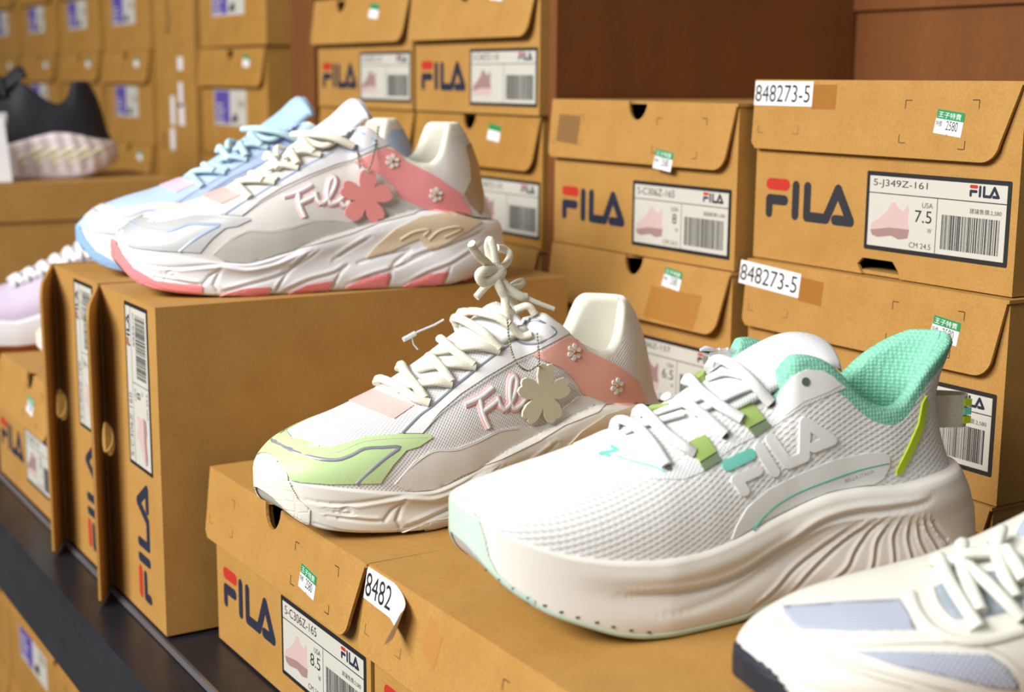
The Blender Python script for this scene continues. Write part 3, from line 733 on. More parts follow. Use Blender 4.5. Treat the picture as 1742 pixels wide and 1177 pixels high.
# eyestay: smooth white knit field around the laces and the collar wing
S1.panel('eyestay', r1, K8([(520,440),(575,400),(650,430),(735,520),(770,500),(830,470),(960,425),(1110,330),(1100,300),(1118,255),(1160,198),(1210,174),(1270,180),(1345,236),(1300,255),(1200,300),(1080,380),(960,440),(860,520),(800,545),(690,545),(600,520)]), M1, KNT, .25, 6)
S1.panel('collar_wing', r1, K8([(1128,245),(1165,200),(1210,176),(1270,182),(1302,200),(1326,226),(1285,250),(1200,284),(1140,330),(1124,320)]), M1, FILM, .5, 5)
mb = MB(); h = S1.cast(K8([(1206, 216)])[0], M1); q = h[1].to_track_quat('Z', 'Y').to_matrix().to_4x4(); q.translation = (h[0]+h[1]*.75)*.001
mb.prism([(.0021*math.cos(a*PI/8), .0021*math.sin(a*PI/8)) for a in range(16)], 0, .0004, DARKH, q); mb.build('eyelet', r1); mb = MB()
for e in ((745, 508), (935, 400), (1095, 292)):
    h = S1.cast(K8([e])[0], M1); q = h[1].to_track_quat('Z', 'Y').to_matrix().to_4x4(); q.translation = (h[0]+h[1]*.5)*.001
    mb.prism([(.0017*math.cos(a*PI/8), .0017*math.sin(a*PI/8)) for a in range(16)], 0, .0004, DARKH, q); mb.build('eyelet', r1); mb = MB()
# side saddle, heel counter, neon strip
S1.panel('side_saddle', r1, K8([(958,745),(975,700),(1010,640),(1080,580),(1180,530),(1300,480),(1420,455),(1475,455),(1490,470),(1490,500),(1470,540),(1440,560),(1400,565),(1290,584),(1200,620),(1080,676),(1000,722),(968,745)]), M1, FILM, .55, 7)
mb = MB(); S1.line(mb, K8([(1032,720),(1060,675),(1110,630),(1180,590),(1280,550),(1380,515),(1485,490)]), M1, .35, mat('teal_line', srgb(60, 170, 150), .5), off=.75); mb.build('saddle_line', r1)
S1.panel('neon_strip', r1, K8([(1598,290),(1612,262),(1616,300),(1600,380),(1570,450),(1530,525),(1512,532),(1512,515),(1550,440),(1585,360)]), M1, NEON, .8, 5)
LG = [('r', K8([(945,498),(1018,462)])), ('n', K8([(972,548),(1043,516)])), ('n', K8([(975,546),(998,584)])), ('n', K8([(1050,440),(1100,520)])), ('n', K8([(1088,410),(1145,492)])),
      ('n', K8([(1145,492),(1200,468)])), ('n', K8([(1200,468),(1204,352)])), ('n', K8([(1204,352),(1292,412)])), ('n', K8([(1232,436),(1292,412)]))]
mb = MB(); stroke_panels(S1, mb, LG, M1, 9.0, {'r': TEAL, 'n': FILM}, .9, 3.2); mb.build('side_logo', r1)
mb = MB(); stroke_panels(S1, mb, [('n', K8([(556,437),(577,447)])), ('n', K8([(518,460),(566,451)])), ('n', K8([(531,458),(548,467)]))], M1, 2.6, {'n': TEAL}, .4, 2)
S1.line(mb, K8([(575,470),(610,482),(650,492),(700,505),(735,522)]), M1, .4, TEAL, off=.5); mb.build('vamp_logo', r1)
# small lettering along the saddle
vs, fs = text2d('BELLA ITALIA'); mb = MB(); a0, a1 = K8([(1340,556)])[0], K8([(1438,522)])[0]; V = []
for v in vs:
    px = (a0[0]+(a1[0]-a0[0])*v[0]-v[1]*1.5, a0[1]+(a1[1]-a0[1])*v[0]-v[1]*6); h = S1.cast(px, M1); V.append((h[0]+h[1]*.78)*.001)
mb.add(V, fs, mat('pale_grey_film', srgb(150, 156, 152), .5)); mb.build('saddle_lettering', r1)
# laces
mb = MB(); LP1 = [
 [(565,385,1),(585,364,3),(640,385,3),(690,440,3),(738,503,1)], [(640,345,1),(658,326,3),(695,362,4),(735,410,4),(790,445,3),(830,458,.5)],
 [(600,395,1),(650,380,2),(720,360,2),(800,335,2)], [(745,280,2),(768,262,4),(815,315,4),(870,350,3),(935,398,1)], [(670,350,1),(740,325,2),(810,300,2),(880,268,1)],
 [(808,240,2),(828,228,4),(860,268,4),(920,312,4),(988,348,2)], [(830,330,1),(900,300,2),(960,270,2),(1020,240,1)], [(890,188,2),(918,165,4),(965,185,5),(1025,232,4),(1090,292,1)], [(880,215,1),(940,200,2),(1000,205,1)]]
for i, P in enumerate(LP1): S1.line(mb, K8(P), M1, 3.0 if len(P) > 4 else 2.2, LACEW, off=.6, flat=.62)
mb.build('laces', r1, True)
for nm, P, G2 in (('lace_loop', [(815,425),(868,400),(905,455),(850,490)], [(850,490),(905,455),(922,482),(866,517)]), ('lace_loop', [(975,315),(1024,290),(1068,345),(1014,375)], [(1014,375),(1068,345),(1090,366),(1037,403)])):
    mb = MB(); S1.add_panel(mb, K8(P), M1, GRNW, 1.6, 4); S1.add_panel(mb, K8(G2), M1, GRND, 1.0, 4); mb.build(nm, r1)
for P in ([(655,335),(700,312),(755,306),(745,318),(700,325)], [(825,222),(850,202),(880,196),(872,210),(840,232)]):
    mb = MB(); S1.add_panel(mb, K8(P), M1, GRNW, 3.0, 4); mb.build('lace_loop', r1)
# heel pull tab: folded ribbed ribbon
def ribbon(parent, name, path, wd, th, mt, extra=None):
    mb = MB(); P = catmull(path, n=6); R = []
    for i, p in enumerate(P):
        d = (P[min(i+1, len(P)-1)]-P[max(i-1, 0)]).normalized(); n_ = d.cross(Vector((0, 0, 1))).normalized()
        R.append([(p+n_*th+Vector((0, 0, -wd)))*.001, (p-n_*th+Vector((0, 0, -wd)))*.001, (p-n_*th+Vector((0, 0, wd)))*.001, (p+n_*th+Vector((0, 0, wd)))*.001])
    mb.grid(R, mt, closed_v=True); return mb.build(name, parent)
CREAMW = leather('cream_webbing', srgb(226, 222, 204), .85, 900, .6)
pt = ribbon(r1, 'pull_tab', [Vector((261,-8,82)), Vector((270,-10,82)), Vector((281,-9,81)), Vector((286,-3,81)), Vector((281,3,81)), Vector((270,4,82)), Vector((262,4,82))], 8.5, .5, CREAMW)
mb = MB()
for z, mt in ((4.6, NEON), (0, TEAL), (-4.6, NEON)): mb.box((.2796, -.0118, .0795+z*.001), (.2838, -.0095, .0832+z*.001), mt, Matrix.Translation((0, .0004, 0)))
mb.build('tab_print', pt)
# paper size tag on a clear fastener behind the tongue
CLEAR = mat('clear_plastic', srgb(225, 228, 232), .25)

mb = MB(); Mt = Matrix(((1, 0, 0, 0), (0, 0, -1, 0), (0, 1, 0, 0), (0, 0, 0, 1)))
P = [S1.plane(p, M1, 22)*.001 for p in K8([(872,190),(886,118),(1000,104),(1010,140),(960,200),(900,215)])]
mb.prism([(p.x, p.z) for p in P], -.0222, -.0218, WHITEP, Mt); tg = mb.build('paper_tag', r1)
mb = MB(); tube(mb, [S1.plane(p, M1, 20)*.001 for p in K8([(905,108),(940,107),(985,111),(1020,118)])], .0005, CLEAR); tube(mb, [S1.plane(p, M1, 20)*.001 for p in K8([(853,110),(870,104),(895,107),(905,108)])], .0014, CLEAR, taper=lambda t: .3+.7*math.sin(PI*min(1, t+.1)))
for q in ((918,108),(945,107)): ball(mb, S1.plane(K8([q])[0], M1, 20)*.001, .001, CLEAR)
mb.build('tag_fastener', tg, True)
# ---------------------------------------------------------------- chunky sneakers: one last, traced twice (M2 near, M3 behind)
M2 = shoe_pose((.1677, .003), 92.0, .1200)
M3 = shoe_pose((-.0787, -.003), 80.4, .2240)
K7 = lambda P: cc(P, 2.26377, 430, 400)
K4 = lambda P: cc(P, 2.26234, 110, 160)
zig = [
 (K4([(245,640),(400,668),(600,655),(700,668),(800,650),(880,615),(960,592)]), 1.0, 1.1, -1),
 (K4([(350,688),(420,700),(410,682),(380,700)]), .8, .9, 0), (K4([(350,705),(470,728),(530,735)]), 1.0, 1.0, 1),
 (K4([(530,735),(560,700),(600,678),(575,735),(590,760)]), 1.4, 1.1, 9), (K4([(590,765),(700,738),(850,690),(960,600)]), 1.3, 1.2, 1),
 (K4([(960,600),(905,640),(840,715),(800,775)]), 1.3, 1.1, -1), (K4([(820,775),(930,722),(1040,690),(1090,655)]), 1.3, 1.2, 1),
 (K4([(1090,655),(1060,690),(1030,745)]), 1.3, 1.1, 9), (K4([(1035,640),(1110,590),(1180,550)]), 1.2, 1.2, 1), (K4([(1130,650),(1220,620),(1330,600),(1270,650),(1250,690)]), 1.3, 1.2, 9),
 (K4([(1085,735),(1180,700),(1260,675),(1380,620),(1430,600)]), 1.3, 1.2, 1), (K4([(1260,680),(1245,735)]), 1.3, 1.1, 0), (K4([(1310,640),(1420,600),(1540,560),(1620,520)]), 1.2, 1.2, 1),
 (K4([(1310,735),(1400,690),(1490,655),(1560,610),(1620,570)]), 1.3, 1.2, 1), (K4([(1490,660),(1455,735)]), 1.3, 1.1, 0), (K4([(850,680),(930,640),(985,600)]), .8, 1.2, 0),
 (K4([(280,715),(400,755),(520,772)]), .5, .8, 0)]
def prof2(x, t):
    a = float(sm((x-20)/60)); b = float(sm((x-110)/90)); return a*(1.2*math.exp(-((t-.85)/.12)**2)-.8*math.exp(-((t-.55)/.2)**2)+1.2*math.exp(-((t-.25)/.2)**2))-1.5*(1-t)**4+b*2.0*math.exp(-((t-.35)/.4)**2)
spc = dict(X1=268, XM=284, xo0=158, xo1=174, collar=10, bulge=1.5, tz=.62, NM=380, NT=64,
  z0=[(0,34),(8,33),(21,31),(45,27),(65,23.5),(84,21.5),(103,26),(118,30),(135,36),(160,42),(185,49),(206,54),(225,53),(240,50),(256,46),(284,42)],
  zb=[(0,27),(4,18),(10,11),(20,6),(38,3),(60,1),(80,0),(200,0),(235,1),(256,5),(270,11),(284,18)],
  w0=[(0,44),(40,45),(85,47),(110,46),(150,40),(190,36),(230,36),(270,37)], wm=[(0,46),(40,48),(85,50),(110,48),(150,44),(190,43),(230,44),(284,42)],
  ze=[(0,90),(130,104),(145,111),(158,117),(168,116),(176,112),(187,103),(198,93.5),(210,87.5),(221,87),(229,93),(235,103),(242,111),(250,115),(270,115)],
  we=[(0,28),(140,22),(160,26),(180,31),(216,33),(240,31),(268,30)],
  zc=[(0,40),(5,46),(16,54),(38,59),(55,62),(65,65),(82,71),(93,77),(112,88),(131,101),(150,111),(165,114),(270,114)],
  ex=[(0,.8),(50,.8),(90,.88),(120,1.0),(150,1.1),(200,1)],
  xback=[(281,35),(272,55),(268,72),(265,85),(261,97),(256,107),(251,114)], xmback=[(270,0),(280,12),(285,25),(283,38),(279,46)],
  sig=dict(ze=2, z0=4), prof=prof2, tongue=[(80,70),(100,81),(125,97),(145,111),(158,120),(168,128),(176,131)], tw=[18, 21, 25, 26, 20], ta=[7, 11, 12])
SC2 = two_pass(spc, zig, M3)
SPL = [('F', K7([(815,652),(835,645),(880,622),(922,588)])), ('F', K7([(872,632),(885,690),(908,742)])), ('F', K7([(885,680),(920,655),(938,640)])), ('F', K7([(940,622),(950,655),(968,672)])),
       ('F', K7([(968,672),(990,650),(1010,600),(1015,560),(1003,545),(990,570),(988,630),(1003,668),(1030,655)])), ('F', K7([(1030,655),(1060,625),(1080,640),(1060,670),(1040,655)]))]
def flower(body, parent, M, cpx, rpx, mt, holepx, offy, name='flower_charm'):
    # flat five-petal charm hanging in front of the shoe's side
    rad = rpx
    c = body.cast(cpx, M)[0]; y = c.y-offy
    cen = body.plane(cpx, M, y); ed = body.plane((cpx[0]+rpx, cpx[1]), M, y); r = (ed-cen).length*.93
    P = []
    for k in range(5):
        a0 = PI/2+2*PI*k/5
        for u, q in ((-.5, .42), (-.40, .70), (-.28, .92), (-.16, 1.03), (-.06, 1.0), (0, .93), (.06, 1.0), (.16, 1.03), (.28, .92), (.40, .70)):
            a = a0+u*2*PI/5*.98; P.append((r*q*math.cos(a)*.001, r*q*math.sin(a)*.001))
    mb = MB(); Mx = Matrix.Translation(cen*.001) @ Matrix.Rotation(PI/2, 4, 'X') @ Matrix.Rotation(math.radians(-6), 4, 'Z')
    mb.prism(P, -.0008, .0008, mt, Mx); o = mb.build(name, parent); return o, cen, r, y
def daisy(body, parent, M, px, r, mtp, mtc, n=6):
    h = body.cast(px, M); q = h[1].to_track_quat('Z', 'Y').to_matrix().to_4x4(); q.translation = (h[0]+h[1]*.8)*.001; mb = MB()
    for k in range(n):
        a = 2*PI*k/n+.3; Q = q @ Matrix.Rotation(a, 4, 'Z') @ Matrix.Translation((r*.62, 0, 0))
        mb.prism([(r*.40*math.cos(t*PI/5), r*.27*math.sin(t*PI/5)*(1.15 if math.cos(t*PI/5) > 0 else .8)) for t in range(10)], 0, .0012, mtp, Q)
    d = mb.build('daisy_rivet', parent); c = MB(); ball(c, (q.translation+q.to_3x3() @ Vector((0, 0, .0012))), r*.26, mtc); c.build('rivet_centre', d, True)
def beads(parent, body, M, P, r, mt):
    pts = catmull([body.plane(p[:2], M, p[2]) for p in P], n=24); mb = MB(); acc = 0; last = pts[0]; ball(mb, last*.001, r*.001, mt, 5)
    for p in pts:
        if (p-last).length > r*2.25: ball(mb, p*.001, r*.001, mt, 5); last = p
    tube(mb, [p*.001 for p in pts[::3]], r*.00035, mt, seg=5); return mb.build('ball_chain', parent, True)
STEEL = mat('chain_metal', srgb(150, 145, 125), .3, .9)
def lacing(body, parent, M, P, mt, r=2.7, name='laces'):
    mb = MB()
    for k in P: body.line(mb, k, M, r if len(k) > 3 else r*.85, mt, off=.8, flat=.75)
    return mb.build(name, parent, True)
FRONT = {}
def chunky(parent, M, c, body=None):
    body = body or SC2
    body.upper(parent, c['mesh'], c['lining'], lead=4)
    body.midsole(parent, c['foam']); body.tongue(parent, c['tongue'])
    # the overlays are traced where each area shows best: forefoot and side on the near shoe, heel on the rear one
    P7 = lambda nm, poly, mt, th=.6, st=5, mir=True: body.panel(nm, parent, K7(poly), M2, mt, th, st, mir)
    P4 = lambda nm, poly, mt, th=.6, st=4, mir=True: body.panel(nm, parent, K4(poly), M3, mt, th, st, mir)
    P7('mudguard', [(545,958),(620,872),(690,828),(780,822),(860,792),(940,750),(1020,738),(1060,742),(1130,730),(1195,665),(1250,622),(1300,616),(1370,645),(1330,682),(1200,735),(1100,795),(950,868),(800,925),(720,975),(600,988)], c['guard'], .7)
    P7('toe_overlay', [(50,832),(80,788),(100,766),(128,752),(158,792),(215,820),(290,822),(370,800),(440,778),(560,768),(680,768),(692,780),(640,815),(590,830),(540,885),(490,955),(300,958),(150,948),(128,900),(95,860)], c['toe'], .8)
    mb = MB(); body.line(mb, K7([(85,795),(150,832),(240,860),(320,868),(380,850),(430,825),(500,820),(565,818),(520,852),(460,900),(398,958)]), M2, 1.1, c['pipe'], off=.9, flat=.4, mirror=True, n=3); mb.build('toe_piping', parent, True)
    P7('eyestay', [(560,764),(640,690),(655,650),(700,640),(770,570),(860,500),(935,440),(985,400),(1040,318),(1100,302),(1180,342),(1218,376),(1080,452),(1010,480),(900,545),(800,612),(722,680),(650,764)], c['stay'], .7)
    P7('vamp_patch', [(412,655),(482,600),(560,632),(622,655),(545,708)], c['patch'], .5)
    P7('heel_wing', [(1078,462),(1122,445),(1208,392),(1248,404),(1276,440),(1400,500),(1480,560),(1515,640),(1490,662),(1360,648),(1268,610),(1240,560),(1190,512),(1110,478)], c['wing'], .9)
    mb = MB(); body.line(mb, K7([(575,765),(640,700),(690,662),(770,592),(870,510),(985,425)]), M2, .9, c['pipe'], off=.9, flat=.5, mirror=True)
    body.line(mb, K7([(1038,352),(1075,330),(1110,332),(1165,372),(1110,412),(1050,420),(1000,402)]), M2, .8, c['pipe'], off=.9, flat=.5, mirror=True); mb.build('side_piping', parent, True)
    mb = MB()
    for ln in ([(650,765),(722,690),(810,622),(905,556),(1010,492),(1075,462)], [(550,955),(625,880),(695,836),(782,830),(862,800),(945,758),(1020,746)], [(1085,470),(1180,515),(1235,565),(1262,612)], [(240,845),(330,838),(430,798),(560,785),(670,780)]):
        body.line(mb, K7(ln), M2, .3, c['stitch'], off=.85, mirror=True, n=3, seg=5)
    mb.build('stitching', parent, True)
    P4('heel_shield', [(1160,628),(1200,580),(1270,520),(1370,472),(1480,457),(1605,490),(1560,520),(1480,568),(1405,598),(1380,580),(1362,555),(1260,600)], c['shield'], 1.0)
    mb = MB(); body.line(mb, K4([(1290,560),(1340,530),(1400,520),(1380,545)]), M3, 1.0, c['shield'], off=1.1); body.line(mb, K4([(1400,560),(1440,525),(1500,510),(1520,520),(1460,550)]), M3, 1.0, c['shield'], off=1.1); mb.build('shield_relief', parent, True)
    if c.get('cap'): P4('heel_cap', [(1540,200),(1562,190),(1590,270),(1606,360),(1610,440),(1600,465),(1560,425),(1535,385),(1560,330),(1555,260)], c['cap'], .6)
    if c.get('bumper'):
        body.patch('toe_bumper', parent, K7([(58,838),(75,850),(100,872),(130,912),(150,965),(175,1012),(222,1056)]), M2, c['bumper'], .8)
    else: body.patch('toe_bumper', parent, K4([(200,562),(206,580),(222,612),(262,665),(350,718),(440,728),(528,735)]), M3, c['outsole'], .9)
    # outsole blocks
    mb = MB()
    for k, P in enumerate(([(590,776),(700,748),(790,742),(782,780),(690,788)], [(830,780),(930,735),(1030,718),(1012,757),(900,778)],
              [(1080,745),(1150,712),(1250,688),(1242,735),(1150,746)], [(1300,740),(1400,695),(1475,682),(1457,735),(1380,742)], [(1500,732),(1580,690),(1605,660),(1610,690),(1580,720)])): body.panel('outsole_block', parent, K4(P), M3, c['outsole'], .9, 4, True, False)
    if c.get('script'):
        mb = MB(); 
        for k, (t_, P) in enumerate(SPL): body.line(mb, P, M2, 2.7, c['script'][0], off=.3, flat=.3, n=3)
        ob = mb.build('script_logo', parent, True); mb = MB()
        for k, (t_, P) in enumerate(SPL): body.line(mb, P, M2, 1.35, c['script'][1], off=1.0, flat=.4, n=3)
        mb.build('script_inlay', ob, True)
    if c.get('daisy'):
        daisy(body, parent, M2, K7([(1232,450)])[0], .0052, c['daisy'], AMBER); daisy(body, parent, M2, K7([(1397,580)])[0], .0052, c['daisy'], AMBER)
MESHW = knit('white_open_mesh', srgb(244, 243, 242), srgb(190, 188, 190), 2.3, 2.3, bump=.5, dist=.0005, hole=.5)
MESHG = knit('pale_grey_mesh', srgb(236, 232, 228), srgb(206, 200, 196), 1.7, 1.7, bump=.4, dist=.0004, hole=.5)
LINC = leather('cream_lining', srgb(240, 238, 222), .8, 1400, .2); AMBER = mat('amber_bead', srgb(170, 110, 50), .3)
FOAMC = leather('cream_midsole', srgb(240, 236, 226), .5, 700, .04); FOAMP = leather('white_midsole', srgb(240, 240, 242), .5, 700, .04)
GREEN = leather('pastel_green_leather', srgb(204, 232, 168), .45); LWHITE = leather('off_white_leather', srgb(246, 243, 236), .45); LSTAY = leather('bright_white_leather', srgb(246, 246, 246), .4)
SALM = leather('salmon_leather', srgb(250, 186, 168), .45); PINKL = leather('rose_leather', srgb(228, 146, 148), .5); PPATCH = leather('pale_pink_suede', srgb(244, 196, 190), .6)
SILV = mat('silver_piping', srgb(176, 180, 196), .3, .5); STI = mat('stitch_thread', srgb(214, 208, 200), .8); SHLD = mat('translucent_cream', srgb(232, 214, 184), .25, sss=.3, coat=.3)
SILVT = mat('silver_foil_leather', srgb(232, 234, 236), .3, .35); PINKR = leather('rose_rubber', srgb(226, 134, 136), .6, 1200, .3); BLUEP = mat('ice_blue_piping', srgb(190, 208, 236), .4, .2)
GREYG = leather('grey_leather', srgb(206, 202, 196), .45); TAN = mat('pearl_taupe_film', srgb(160, 140, 112), .35, .3); CHARMC = mat('cream_charm', srgb(236, 232, 208), .5); CHARMP = mat('rose_charm', srgb(226, 144, 142), .45)
PKL = mat('script_pink', srgb(248, 196, 196), .5); DW = mat('daisy_white', srgb(246, 244, 236), .3); WRUB = mat('white_rubber', srgb(238, 234, 224), .55)
BUMP = mat('cream_grid_rubber', srgb(240, 236, 222), .5)
_t = N(BUMP, 'ShaderNodeTexCoord'); _b = N(BUMP, 'ShaderNodeTexVoronoi', Scale=170.0, feature='DISTANCE_TO_EDGE'); _b.inputs['Randomness'].default_value = .3; L(BUMP, _t.outputs['Object'], _b.inputs[0]); _r = ramp(BUMP, _b.outputs[0], [(.0, (0, 0, 0, 1)), (.12, (1, 1, 1, 1))]); add_bump(BUMP, _r.outputs[0], .35, .0005)
import copy
SC2B = copy.copy(SC2); _tb = Body(dict(spc, grooves=[], NM=20, NR=20, tongue=[(80,70),(100,81),(125,96),(141,106),(152,112),(160,116)])); SC2B.trows = _tb.trows
s2 = thing('chunky_sneaker', 'chunky sneaker with pastel green toe and cream bow-tied laces, on front tan box', 'shoe'); s2.matrix_world = M2
chunky(s2, M2, dict(mesh=MESHW, lining=LINC, foam=FOAMC, tongue=LSTAY, guard=LWHITE, toe=GREEN, pipe=SILV, stay=LSTAY, patch=PPATCH, wing=SALM, stitch=STI, shield=SHLD, outsole=WRUB, script=(PKL, LSTAY), daisy=DW, bumper=BUMP), SC2B)
s3 = thing('chunky_sneaker', 'chunky sneaker with silver toe and rose pink outsole and flower charm, on upright boxes', 'shoe'); s3.matrix_world = M3
chunky(s3, M3, dict(mesh=MESHG, lining=LINC, foam=FOAMP, tongue=leather('lilac_white_tongue', srgb(240, 236, 244), .6), guard=GREYG, toe=SILVT, pipe=BLUEP, stay=leather('pearl_grey_leather', srgb(220, 218, 220), .45), patch=PPATCH, wing=PINKL, stitch=STI, shield=SHLD, outsole=PINKR, script=(PKL, LSTAY), daisy=DW, cap=TAN))
# laces of the green-toed sneaker
L2 = [[(480,580,1),(495,565,3),(560,600,4),(620,640,3),(680,652,1)], [(560,520,1),(575,505,3),(600,560,5),(640,610,4),(665,640,2)], [(560,600,1),(620,590,2),(700,585,4),(765,580,1)],
 [(635,455,1),(652,440,4),(690,490,5),(730,535,5),(765,575,2)], [(640,525,1),(700,520,3),(780,515,4),(855,512,1)], [(690,385,1),(708,375,4),(740,430,6),(790,475,5),(850,508,2)],
 [(700,460,1),(780,450,3),(870,445,4),(945,450,1)], [(725,345,3),(745,330,5),(800,350,6),(880,385,5),(945,445,2)], [(760,330,3),(840,325,5),(930,330,5),(985,352,3)],
 [(735,320,4),(790,285,5),(840,250,6),(870,240,6)], [(985,352,3),(1040,395,3),(1075,382,2)], [(1010,300,4),(1060,285,4),(1095,312,2)]]
lacing(SC2, s2, M2, [K7(p) for p in L2], LACEC, 2.9)
mb = MB()
BY = lambda P, y: [SC2.plane(q, M2, y if len(q0) < 3 else q0[2])*.001 for q, q0 in zip(K7([p[:2] for p in P]), P)]
bow = [([(860,240,-6),(890,205,-6),(920,175,-8),(930,140,-8)], 2.2), ([(930,140,-8),(905,110,-10),(870,80,-16),(845,45,-18),(842,32,-20)], 2.4), ([(940,130,-8),(915,90,-6),(905,45,-6),(912,18,-8),(925,40,-9),(935,90,-9),(945,130,-9)], 2.3),
 ([(945,130,-8),(975,110,0),(990,75,6),(970,55,8),(940,50,4)], 2.2), ([(930,140,-10),(890,140,-14),(872,155,-14),(890,180,-13),(935,165,-12),(960,140,-10),(930,125,-9)], 3.0), ([(935,165,-12),(955,210,-14),(970,240,-14),(975,290,-16),(980,335,-18)], 2.6),
 ([(950,165,-10),(985,205,-12),(1030,235,-14),(1052,240,-14)], 2.5), ([(1052,240,-14),(1100,262,-16),(1160,285,-18)], 1.4), ([(985,200,-6),(1020,180,-2),(1040,178,0),(1030,195,-4),(990,205,-8)], 1.7), ([(960,180,-8),(990,235,-6),(1010,270,-6),(1030,300,-10)], 2.4)]
for P, r in bow: tube(mb, catmull(BY(P, -8), n=7), r*.00115, LACEC, .7, Vector((0, -1, 0)))
mb.build('lace_bow', s2, True)
o_, cen, r_, y_ = flower(SC2, s2, M2, K7([(1120,615)])[0], 46, CHARMC, None, 5)
beads(s2, SC2, M2, [K7([(980,325)])[0]+(-29,), K7([(990,420)])[0]+(-34,), K7([(1015,490)])[0]+(y_-1,), K7([(1058,522)])[0]+(y_-1.5,), K7([(1100,500)])[0]+(y_-1.5,)], .75, STEEL)
beads(s2, SC2, M2, [K7([(1095,380)])[0]+(-31,), K7([(1100,440)])[0]+(-36,), K7([(1104,505)])[0]+(y_-1.5,)], .75, STEEL)
# clear tag fastener sticking out behind the laces
mb = MB(); tube(mb, [SC2.plane(K7([p])[0], M2, 18)*.001 for p in ((590,395),(640,370),(700,345),(735,325))], .0007, CLEAR); tube(mb, [SC2.plane(K7([p])[0], M2, 18)*.001 for p in ((580,402),(600,392),(625,378))], .0016, CLEAR)
tube(mb, [SC2.plane(K7([p])[0], M2, 18)*.001 for p in ((612,395),(618,420),(635,440))], .0005, CLEAR); mb.build('tag_fastener', s2, True)
# laces and charm of the pink sneaker
L3 = [[(622,345,1),(640,340,4),(670,370,4),(715,405,1)], [(625,340,1),(690,350,3),(760,345,3),(810,345,1)], [(695,290,1),(712,290,4),(730,330,5),(770,350,4)], [(700,300,2),(760,320,3),(820,335,1)], [(760,240,1),(785,240,4),(810,270,5),(830,300,3)],
 [(790,300,2),(840,290,4),(900,290,1)], [(840,190,1),(862,195,4),(880,240,5),(900,280,3)], [(850,260,3),(920,235,4),(985,240,1)], [(880,160,2),(905,155,5),(925,200,6),(960,235,3)], [(895,180,5),(960,180,7),(1040,185,6),(1120,205,3)], [(930,195,5),(1000,215,4),(1060,180,3)],
 [(820,255,2),(835,225,4),(860,200,4)]]
lacing(SC2, s3, M3, [K4(p) for p in L3], LACEC, 2.9)
o_, cen, r_, y_ = flower(SC2, s3, M3, K4([(1160,398)])[0], 47, CHARMP, None, 5)
beads(s3, SC2, M3, [K4([(1207,128)])[0]+(-28,), K4([(1195,200)])[0]+(-34,), K4([(1182,262)])[0]+(y_-1.5,), K4([(1165,300)])[0]+(y_-1.5,)], .9, STEEL)
beads(s3, SC2, M3, [K4([(1123,198)])[0]+(-28,), K4([(1130,240)])[0]+(-33,), K4([(1137,285)])[0]+(y_-.5,)], .9, STEEL)
# ---------------------------------------------------------------- pale blue sneaker beside the pink one
M4 = shoe_pose((-.190, .003), 80.4, .2240)
s4 = thing('chunky_sneaker', 'pale blue sneaker with dusty blue outsole, behind the silver-toed sneaker', 'shoe'); s4.matrix_world = M4
BL = leather('sky_blue_leather', srgb(176, 196, 232), .5); LACEB = leather('aqua_lace', srgb(196, 228, 236), .8, 1500, .4)
chunky(s4, M4, dict(mesh=knit('sky_blue_mesh', srgb(196, 216, 244), srgb(150, 176, 222), 2.0, 2.0, bump=.4, dist=.0004), lining=LINC, foam=FOAMP, tongue=leather('light_blue_tongue', srgb(176, 206, 232), .6), guard=GREYG, toe=leather('bone_leather', srgb(222, 220, 216), .5),
    pipe=BLUEP, stay=BL, patch=leather('lilac_pink_suede', srgb(236, 204, 232), .6), wing=leather('powder_blue_leather', srgb(160, 190, 226), .5), stitch=STI, shield=SHLD, outsole=leather('dusty_blue_rubber', srgb(136, 172, 208), .6), script=(BL, LSTAY), daisy=DW))
lacing(SC2, s4, M3, [K4(p) for p in L3], LACEB, 2.9)
# ---------------------------------------------------------------- mesh sneaker cut off by the lower right corner
MQ = shoe_pose((.4940, .0755), 76.6, .1200)
spq = dict(spc, grooves=[], NM=160, NT=30, prof=lambda x, t: 1.5*math.sin(PI*t), bulge=2.0,
  z0=[(0,25),(10,24),(30,21),(60,19),(100,19),(150,24),(200,32),(284,36)], zb=[(0,17),(4,11),(10,6),(20,3.5),(38,1.4),(60,0),(284,0)],
  w0=[(0,45),(40,48),(85,50),(110,49),(150,44),(190,38),(230,38),(270,38)], wm=[(0,46),(40,49),(85,51.5),(110,50),(150,46),(190,43),(230,43),(284,42)],
  ze=[(0,60),(130,74),(150,84),(176,84),(187,78),(198,72),(210,68),(221,68),(235,80),(250,90),(270,90)],
  zc=[(0,29),(5,34),(16,40.5),(38,45),(55,47),(65,48.5),(82,51),(100,55),(120,63),(135,70),(150,78),(165,82),(270,82)], tongue=[(84,49),(105,55),(125,64),(145,76),(158,84),(168,90),(176,93)])
spq['xback'] = [(a, b*.78) for a, b in spc['xback']]; spq['xmback'] = [(a, b*.8) for a, b in spc['xmback']]
SQ = Body(spq)
KR = lambda P: cc(P, 3.337, 1220, 880)
LIV = leather('ivory_leather', srgb(240, 238, 228), .4); MESHB = knit('blue_grey_mesh', srgb(206, 212, 226), srgb(110, 124, 152), 3.0, 2.6, bump=.7, dist=.0006, hole=.6); BLK = mat('black_rubber', srgb(30, 34, 44), .6)
q_ = thing('mesh_sneaker', 'ivory sneaker with blue-grey mesh windows and black toe rubber, lower right corner', 'shoe'); q_.matrix_world = MQ
SQ.upper(q_, LIV, LINC, lead=4); SQ.midsole(q_, LIV); SQ.tongue(q_, MESHB)
